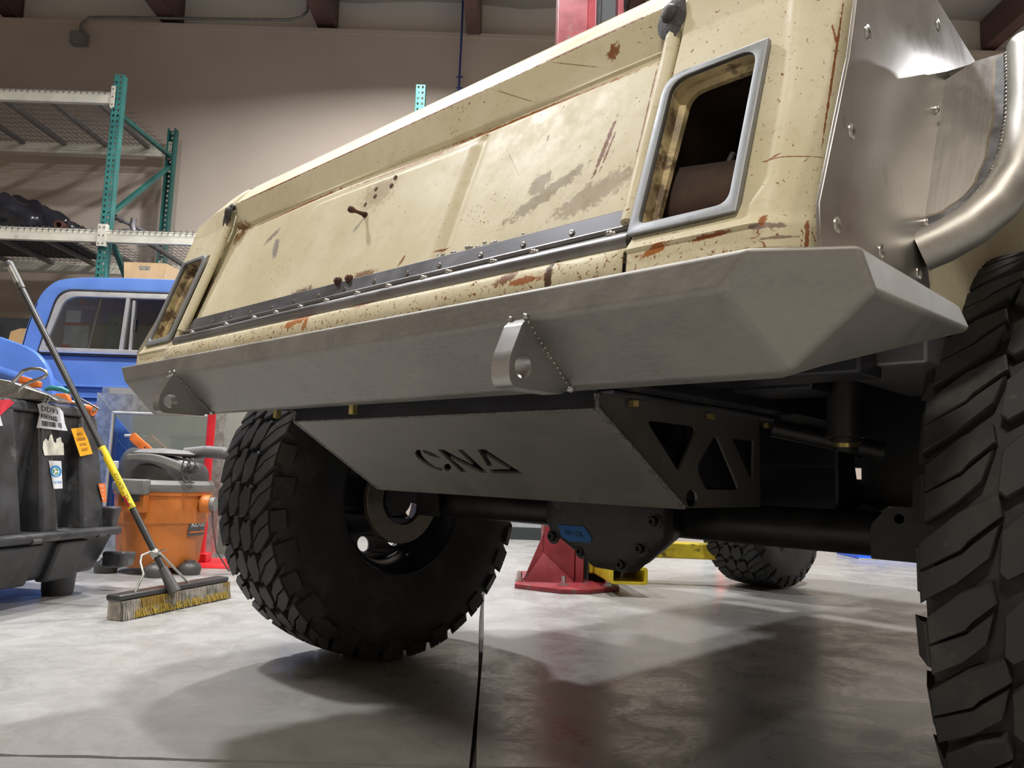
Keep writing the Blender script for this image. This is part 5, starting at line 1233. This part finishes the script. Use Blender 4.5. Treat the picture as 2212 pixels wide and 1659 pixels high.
MB().hexa([(lx(.50), .12, .145), (lx(1.33), .12, .142), (lx(1.33), .24, .142), (lx(.50), .30, .145), (lx(.50), .12, .228), (lx(1.33), .12, .219), (lx(1.33), .24, .219), (lx(.50), .30, .228)]).build('swing_arm', M['yellowarm'], lf, bevel=.006)
ext = plate('arm_extension', [rpoly([(-.038, -.030), (.038, -.030), (.038, .036), (-.038, .036)], .006), rpoly([(-.028, -.020), (.028, -.020), (.028, .026), (-.028, .026)], .004)], .26, lambda x, y, z: (lx(1.33) + z, .18 + x, .175 + y), M['yellowarm'], lf)
MB().lathe([(.018, 0), (.014, .012), (.008, .012), (.006, .006), (0, .006)], 18, Matrix.Rotation(pi / 2, 3, 'X'), (lx(1.27), .12, .165)).build('arm_pin', M['darksteel'], lf, smooth=40)
MB().box2((lx(1.31), .10, .222), (lx(1.49), .24, .229)).box2((lx(1.34), .11, .205), (lx(1.44), .22, .222)).build('arm_pad', M['galv'], lf, bevel=.003)
ex2 = plate('arm_extension', [rpoly([(-.088, -.040), (.088, -.040), (.088, .040), (-.088, .040)], .014), rpoly([(-.074, -.028), (.074, -.028), (.074, .028), (-.074, .028)], .008)], .40, lambda x, y, z: (lx(.558) + x - z * .12, -.12 + z, .100 + y), M['yellowarm'], lf)
MB().hexa([(lx(.43), .05, .06), (lx(.60), .05, .06), (lx(.60), .30, .06), (lx(.43), .30, .06), (lx(.43), .05, .14), (lx(.60), .05, .14), (lx(.60), .30, .14), (lx(.43), .30, .14)]).build('arm_knuckle', M['yellowarm'], lf, bevel=.006)

# --- far things seen under the truck
gc = empty('drawer_cabinet', (.2, 6.75, 0)); tag(gc, 'grey drawer cabinet seen in the gap beside the far tyre', 'cabinet')
MB().box2((-.6, 0, .10), (.35, .4, 1.0)).build('carcass', M['grey'], gc, bevel=.005)
for k in range(5): MB().box2((-.58, -.015, .20 + k * .11), (.33, 0, .295 + k * .11)).build('drawer', M['trimm'], gc, bevel=.004)
MB().box2((-.6, -.01, 0), (.35, .4, .10)).build('plinth', M['dark'], gc)
bl = empty('blue_ramp', (3.6, 6.1, 0)); tag(bl, 'low bright blue steel ramp on the floor at the far right', 'ramp')
MB().hexa([(-.90, -.06, 0), (1.5, -.06, 0), (1.5, .35, 0), (-.90, .35, 0), (-.90, -.02, .085), (1.5, -.02, .085), (1.5, .35, .085), (-.90, .35, .085)]).build('ramp_body', M['bluebar'], bl, bevel=.004)
MB().box2((-.90, -.07, 0), (1.5, -.055, .008)).build('ramp_lip', M['trimm'], bl)
tb = empty('parts_trolley', (3.5, 6.3, .085)); tag(tb, 'dark low parts trolley resting on the blue ramp', 'trolley')
MB().box2((-.75, -.1, .03), (.8, .1, .12)).build('trolley_tray', M['darkplastic'], tb, bevel=.01)
for x in (-.6, .6): MB().lathe([(0, -.012), (.022, -.012), (.022, .012), (0, .012)], 16, Matrix.Rotation(pi / 2, 3, 'Y'), (x, 0, .022)).build('trolley_wheel', M['rubber'], tb)
rc_ = empty('teal_machine', at(1556, 1180, 5.6).xy.to_3d()); tag(rc_, 'teal machine with a small red lamp seen past the differential', 'machine')
zl = at(1558, 1138, 5.6).z
MB().box2((-.06, 0, 0), (-.005, .25, .9)).build('machine_body', M['tealh'], rc_, bevel=.005)
MB().box2((-.005, 0, 0), (.02, .25, .9)).build('machine_frame', M['dark'], rc_, bevel=.002)
MB().box2((-.008, -.004, zl - .06), (.008, 0, zl + .06)).build('red_lamp', M['redlight'], rc_)
